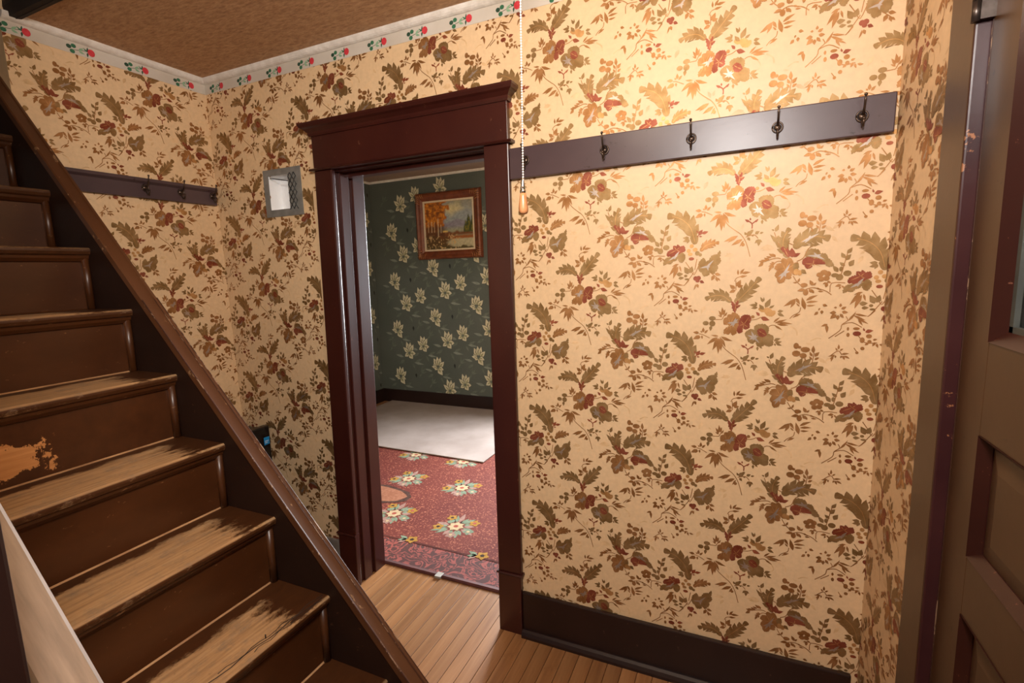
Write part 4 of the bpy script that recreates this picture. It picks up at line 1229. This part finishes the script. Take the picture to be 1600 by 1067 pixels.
# framed painting
px0, px1, pz0, pz1 = -3.250, -2.446, 1.662, 2.372
pt = empty('framed_painting', ((px0 + px1) / 2, GY, pz0))
tag(pt, 'framed autumn landscape painting on the green flowered wall', 'painting')
FWD = 0.088


def frame_side(a, b, c, d, m_):
    """outer edge a-b, inner edge d-c; carved profile towards the room"""
    lv = [(0.0, 0.012), (0.12, 0.040), (0.3, 0.048), (0.5, 0.034), (0.72, 0.030), (0.86, 0.022), (1.0, 0.014)]
    vs = []
    for t_, h in lv:
        for p, q in ((a, d), (b, c)):
            vs.append((p[0] + (q[0] - p[0]) * t_, GY - 0.006 - h, p[1] + (q[1] - p[1]) * t_))
    n = len(lv)
    vs += [(a[0], GY - 0.003, a[1]), (b[0], GY - 0.003, b[1]), (d[0], GY - 0.003, d[1]), (c[0], GY - 0.003, c[1])]
    fs = [(2 * q, 2 * q + 1, 2 * q + 3, 2 * q + 2) for q in range(n - 1)]
    fs += [(2 * n, 2 * n + 1, 1, 0), (2 * n - 2, 2 * n - 1, 2 * n + 3, 2 * n + 2), (2 * n, 2 * n + 2, 2 * n + 3, 2 * n + 1)]
    m_.add(vs, fs)


oc = [(px0, pz0), (px1, pz0), (px1, pz1), (px0, pz1)]
ic = [(px0 + FWD, pz0 + FWD), (px1 - FWD, pz0 + FWD), (px1 - FWD, pz1 - FWD), (px0 + FWD, pz1 - FWD)]
for q in range(4):
    m = MB()
    frame_side(oc[q], oc[(q + 1) % 4], ic[(q + 1) % 4], ic[q], m)
    sd = m.build('frame_side', 'frame_wood', pt)
    a = oc[q]
    sgx, sgz = (1 if a[0] == px0 else -1), (1 if a[1] == pz0 else -1)
    m = MB()
    for e in range(4):
        m.tube([(a[0] + sgx * (0.035 + 0.022 * e), GY - 0.05, a[1] + sgz * 0.006), (a[0] + sgx * (0.030 + 0.024 * e), GY - 0.056, a[1] + sgz * 0.035), (a[0] + sgx * (0.05 + 0.022 * e), GY - 0.046, a[1] + sgz * 0.062)], [0.003, 0.005, 0.002], 6)
        m.tube([(a[0] + sgx * 0.006, GY - 0.05, a[1] + sgz * (0.035 + 0.022 * e)), (a[0] + sgx * 0.035, GY - 0.056, a[1] + sgz * (0.030 + 0.024 * e)), (a[0] + sgx * 0.062, GY - 0.046, a[1] + sgz * (0.05 + 0.022 * e))], [0.003, 0.005, 0.002], 6)
    m.build('corner_carving', 'frame_gilt', sd)
i0x, i1x, i0z, i1z = px0 + FWD, px1 - FWD, pz0 + FWD, pz1 - FWD
m = MB()
LW = 0.018
for a in ((i0x, i1x, i0z, i0z + LW), (i0x, i1x, i1z - LW, i1z), (i0x, i0x + LW, i0z + LW, i1z - LW), (i1x - LW, i1x, i0z + LW, i1z - LW)):
    m.box(a[0], a[1], GY - 0.020, GY - 0.006, a[2], a[3])
m.build('liner', 'linen', pt)
# canvas painted cell by cell
nx_, nz_ = 110, 96
cx0, cx1, cz0, cz1 = i0x + LW, i1x - LW, i0z + LW, i1z - LW
U, V = np.meshgrid(np.linspace(0, 1, nx_), np.linspace(0, 1, nz_))
rg = np.random.RandomState(3)


def smooth_noise(n, sx_, sz_):
    g = rg.rand(n + 2, n + 2)
    xi, zi = U * n * sx_ % n, V * n * sz_ % n
    x0_, z0_ = xi.astype(int), zi.astype(int)
    fx, fz = xi - x0_, zi - z0_
    fx, fz = fx * fx * (3 - 2 * fx), fz * fz * (3 - 2 * fz)
    return (g[z0_, x0_] * (1 - fx) + g[z0_, x0_ + 1] * fx) * (1 - fz) + (g[z0_ + 1, x0_] * (1 - fx) + g[z0_ + 1, x0_ + 1] * fx) * fz


n1, n2, n3 = smooth_noise(7, 1, 1), smooth_noise(18, 1, 1), smooth_noise(40, 1, 1)


def C3(c):
    return np.array(lin(c)[:3])


img = np.zeros((nz_, nx_, 3))


def paint(mask, c):
    global img
    mk = np.clip(mask, 0, 1)[..., None]
    img = img * (1 - mk) + mk * C3(c)


def soft(d, w_):
    return np.clip(0.5 + d / w_, 0, 1)


paint(np.ones_like(U), (150, 158, 160))
paint(soft(V - 0.85 + 0.2 * (n1 - 0.5), 0.3), (150, 146, 126))
paint(soft(0.12 - np.abs(U - 0.55) * 0.5 - np.abs(V - 0.82) + 0.2 * (n1 - 0.5), 0.2), (206, 196, 150))
paint(soft(0.55 + 0.07 * np.clip(1 - np.abs(U - 0.68) / 0.2, 0, 1) - V, 0.03) * soft(V - 0.36, 0.03), (138, 134, 146))
paint(soft(0.44 - V, 0.08), (150, 150, 124))
paint(soft(0.36 - V + 0.05 * (n2 - 0.5), 0.04), (116, 66, 24))
paint(soft(0.26 - V + 0.12 * (n2 - 0.5) - 0.35 * np.clip(0.5 - U, 0, 1) * 0, 0.06), (96, 66, 28))
paint(soft(0.14 - np.abs(V - 0.13) * 1.0 - np.clip(0.62 - U, 0, 1) * 0.8, 0.08), (182, 174, 140))
paint(soft(0.03 - np.abs(V - 0.24) + 0.02 * (n3 - 0.5), 0.02) * soft(U - 0.5, 0.1), (150, 84, 30))
paint(soft(0.05 - V + 0.08 * (n2 - 0.5), 0.04), (84, 72, 34))
paint(soft(U * -1 + 0.4 - V * 0.9 + 0.35 * (n3 - 0.4), 0.15) * 0.7, (84, 62, 28))
paint(soft(n3 - 0.72, 0.1) * soft(0.3 - V, 0.1) * soft(0.7 - U, 0.1), (190, 160, 110))
crown = 0.30 + 0.18 * (V - 0.4) + 0.22 * (n2 - 0.5) - np.abs(V - 0.72) * 0.25 - U * 0.9 + 0.05
paint(soft(crown, 0.06) * soft(V - 0.36, 0.1), (176, 98, 22))
paint(soft(crown - 0.05, 0.1) * soft(n3 - 0.5, 0.3) * soft(V - 0.4, 0.1), (206, 132, 34))
paint(soft(crown, 0.06) * soft(0.48 - n2, 0.2) * soft(V - 0.35, 0.1) * 0.8, (118, 62, 16))
paint(soft(0.42 - U, 0.1) * soft(V - 0.28, 0.04) * soft(0.5 - V, 0.1) * 0.75, (84, 46, 16))
for ux, ww, v0, v1 in ((0.27, 0.009, 0.26, 0.66), (0.13, 0.008, 0.36, 0.6), (0.19, 0.006, 0.36, 0.58), (0.33, 0.006, 0.34, 0.52), (0.06, 0.006, 0.36, 0.6)):
    paint(soft(ww - np.abs(U - ux - 0.02 * (V - 0.4)), 0.008) * (V > v0) * (V < v1) * 0.9, (206, 184, 146))
for ux, top, ww in ((0.91, 0.70, 0.10), (0.985, 0.66, 0.09), (0.84, 0.56, 0.06)):
    paint(soft((top - V) * ww * 3.2 - np.abs(U - ux) + 0.03 * (n3 - 0.5), 0.02) * soft(V - 0.34, 0.03) * soft(ww - np.abs(U - ux) + 0.02, 0.03), (62, 70, 28))
    paint(soft((top - 0.06 - V) * ww * 2.0 - np.abs(U - ux - 0.01) + 0.05 * (n3 - 0.6), 0.02) * soft(V - 0.36, 0.03) * 0.6, (140, 124, 30))
paint(soft(0.03 - np.abs(U - 0.42) * 0.6, 0.01) * soft(0.018 - np.abs(V - 0.37), 0.008), (214, 178, 96))
img = np.clip(img * (0.82 + 0.36 * n3[..., None]), 0, 1)
vs, fs = [], []
for j in range(nz_):
    for q in range(nx_):
        vs.append((cx0 + (cx1 - cx0) * q / (nx_ - 1), GY - 0.010, cz0 + (cz1 - cz0) * j / (nz_ - 1)))
for j in range(nz_ - 1):
    for q in range(nx_ - 1):
        a = j * nx_ + q
        fs.append((a, a + 1, a + nx_ + 1, a + nx_))
m = MB()
m.add(vs, fs)
cvs = m.build('canvas', 'painted_canvas', pt, fixn=False)
ca = cvs.data.color_attributes.new('Col', 'FLOAT_COLOR', 'POINT')
cc = np.ones((nx_ * nz_, 4), dtype=np.float32)
cc[:, :3] = img.reshape(-1, 3)
ca.data.foreach_set('color', cc.ravel())

# carpet of the far room
cp_ = empty('carpet', (-1.7, 1.1, 0))
tag(cp_, 'worn red carpet with flower bouquets beyond the threshold', 'carpet')
CX0, CX1 = -2.85, -0.72
CZ = 0.008
MB().box(CX0, CX1, 0.405, 1.95, 0.0005, CZ).build('field', 'carpet_red', cp_)
MB().box(CX0, CX1, 0.212, 0.405, 0.0005, CZ - 0.001).build('border_band', 'carpet_border', cp_)
MB().box(CX0, CX1, 0.398, 0.412, CZ - 0.001, CZ + 0.0006).build('band_line', 'rug_line', cp_)
MB().prism([(0.186, 0.0005), (0.212, 0.0005), (0.212, CZ + 0.002), (0.195, CZ + 0.003), (0.186, 0.005)], 'x', CX0, CX1).build('edge_binding', 'carpet_binding', cp_)
m = MB()


def flower(x, y, r, npet, cm, hm, z, rot=0.0, w_=0.75):
    for q in range(npet):
        a = rot + 2 * math.pi * q / npet
        p = leaf_poly(x + 0.2 * r * math.cos(a), y + 0.2 * r * math.sin(a), x + r * math.cos(a), y + r * math.sin(a), r * w_)
        m.add([(u_, v_, z + q * 2e-5) for u_, v_ in p], [tuple(range(len(p)))], cm)
    p = ell_poly(x, y, r * 0.3, r * 0.3, 8)
    m.add([(u_, v_, z + 4e-4) for u_, v_ in p], [tuple(range(8))], hm)


def petal(x0, y0, x1, y1, w_, cm, z):
    p = leaf_poly(x0, y0, x1, y1, w_)
    m.add([(u_, v_, z) for u_, v_ in p], [tuple(range(len(p)))], cm)


def bouquet(x, y, s=1.0):
    z = CZ + 0.0004
    for a, b, c, d in ((-0.03, 0.04, -0.05, 0.07), (0.05, 0.04, 0.08, 0.02), (-0.06, -0.02, -0.09, 0.0), (0.03, -0.05, 0.05, -0.08), (-0.02, -0.05, 0.0, -0.07), (0.06, -0.02, 0.1, -0.01), (0.0, 0.05, 0.03, 0.06)):
        petal(x + a * s, y + b * s, x + c * s, y + d * s, 0.035 * s, 'rug_dark', z)
    for q in range(9):
        a = q * 0.7 + 0.3
        r0, r1 = 0.05, 0.115 + 0.02 * (q % 3)
        petal(x + r0 * s * math.cos(a), y + r0 * s * math.sin(a), x + r1 * s * math.cos(a), y + r1 * s * math.sin(a), 0.036 * s, 'rug_aqua' if q % 2 else 'rug_pink', z + 2e-4)
        petal(x + r0 * s * math.cos(a + .28), y + r0 * s * math.sin(a + .28), x + (r1 - .02) * s * math.cos(a + .28), y + (r1 - .02) * s * math.sin(a + .28), 0.026 * s, 'rug_aqua', z + 3e-4)
    flower(x - 0.075 * s, y + 0.085 * s, 0.036 * s, 5, 'rug_yellow', 'rug_dark', z + 6e-4)
    flower(x + 0.09 * s, y + 0.07 * s, 0.038 * s, 5, 'rug_yellow', 'rug_heart', z + 6e-4, 0.4)
    flower(x - 0.10 * s, y - 0.04 * s, 0.038 * s, 5, 'rug_yellow', 'rug_dark', z + 6e-4, 0.7)
    flower(x + 0.02 * s, y - 0.095 * s, 0.036 * s, 5, 'rug_pink', 'rug_cream', z + 6e-4, 0.2)
    flower(x + 0.1 * s, y - 0.03 * s, 0.036 * s, 4, 'rug_aqua', 'rug_cream', z + 6e-4, 0.2)
    flower(x, y, 0.052 * s, 7, 'rug_cream', 'rug_heart', z + 9e-4)


for j, yy in enumerate((0.645, 1.125, 1.555)):
    for q in range(-3, 4):
        xx = -1.504 + 0.455 * q - 0.235 * j
        if CX0 + 0.15 < xx < CX1 - 0.15:
            bouquet(xx, yy, 1.0)
for q in range(-3, 3):
    xx = -1.24 + 0.455 * q
    if CX0 + 0.1 < xx < CX1 - 0.1:
        flower(xx + 0.03, 0.425, 0.04, 5, 'rug_yellow', 'rug_dark', CZ + 0.0012)
        petal(xx, 0.42, xx - 0.06, 0.44, 0.03, 'rug_aqua', CZ + 0.0011)
        petal(xx, 0.42, xx - 0.05, 0.395, 0.03, 'rug_aqua', CZ + 0.0011)
        petal(xx, 0.42, xx - 0.03, 0.37, 0.025, 'rug_pink', CZ + 0.0011)
# worn hole: dark ring and bare backing
for rx, ry, mm, zz in ((0.238, 0.132, 'rug_char', CZ + 0.0016), (0.205, 0.105, 'rug_tan', CZ + 0.002)):
    p = []
    for q in range(26):
        a = 2 * math.pi * q / 26
        k_ = 1 + 0.06 * math.sin(3 * a + 1) + rnd.uniform(-0.05, 0.05)
        p.append((-2.235 + rx * k_ * math.cos(a), 0.845 + ry * k_ * math.sin(a), zz))
    m.add(p, [tuple(range(26))], mm)
pr = m.build('flower_print', None, cp_, fixn=False)
pr['kind'] = 'stuff'
MB().box(-1.352, -1.318, 0.176, 0.214, 0.0004, CZ + 0.0045).build('metal_clip', 'clip_metal', cp_, 0.001)

# pale mat laid over the carpet
m = MB()
c4 = [(-3.75, 2.945), (-3.72, 1.62), (-1.806, 1.578), (-1.79, 2.945)]
m.prism(c4, 'z', CZ + 0.0045, CZ + 0.0125)
tag(m.build('floor_mat', 'mat_pile', None, 0.002), 'pale pinkish grey mat lying on the red carpet', 'rug')
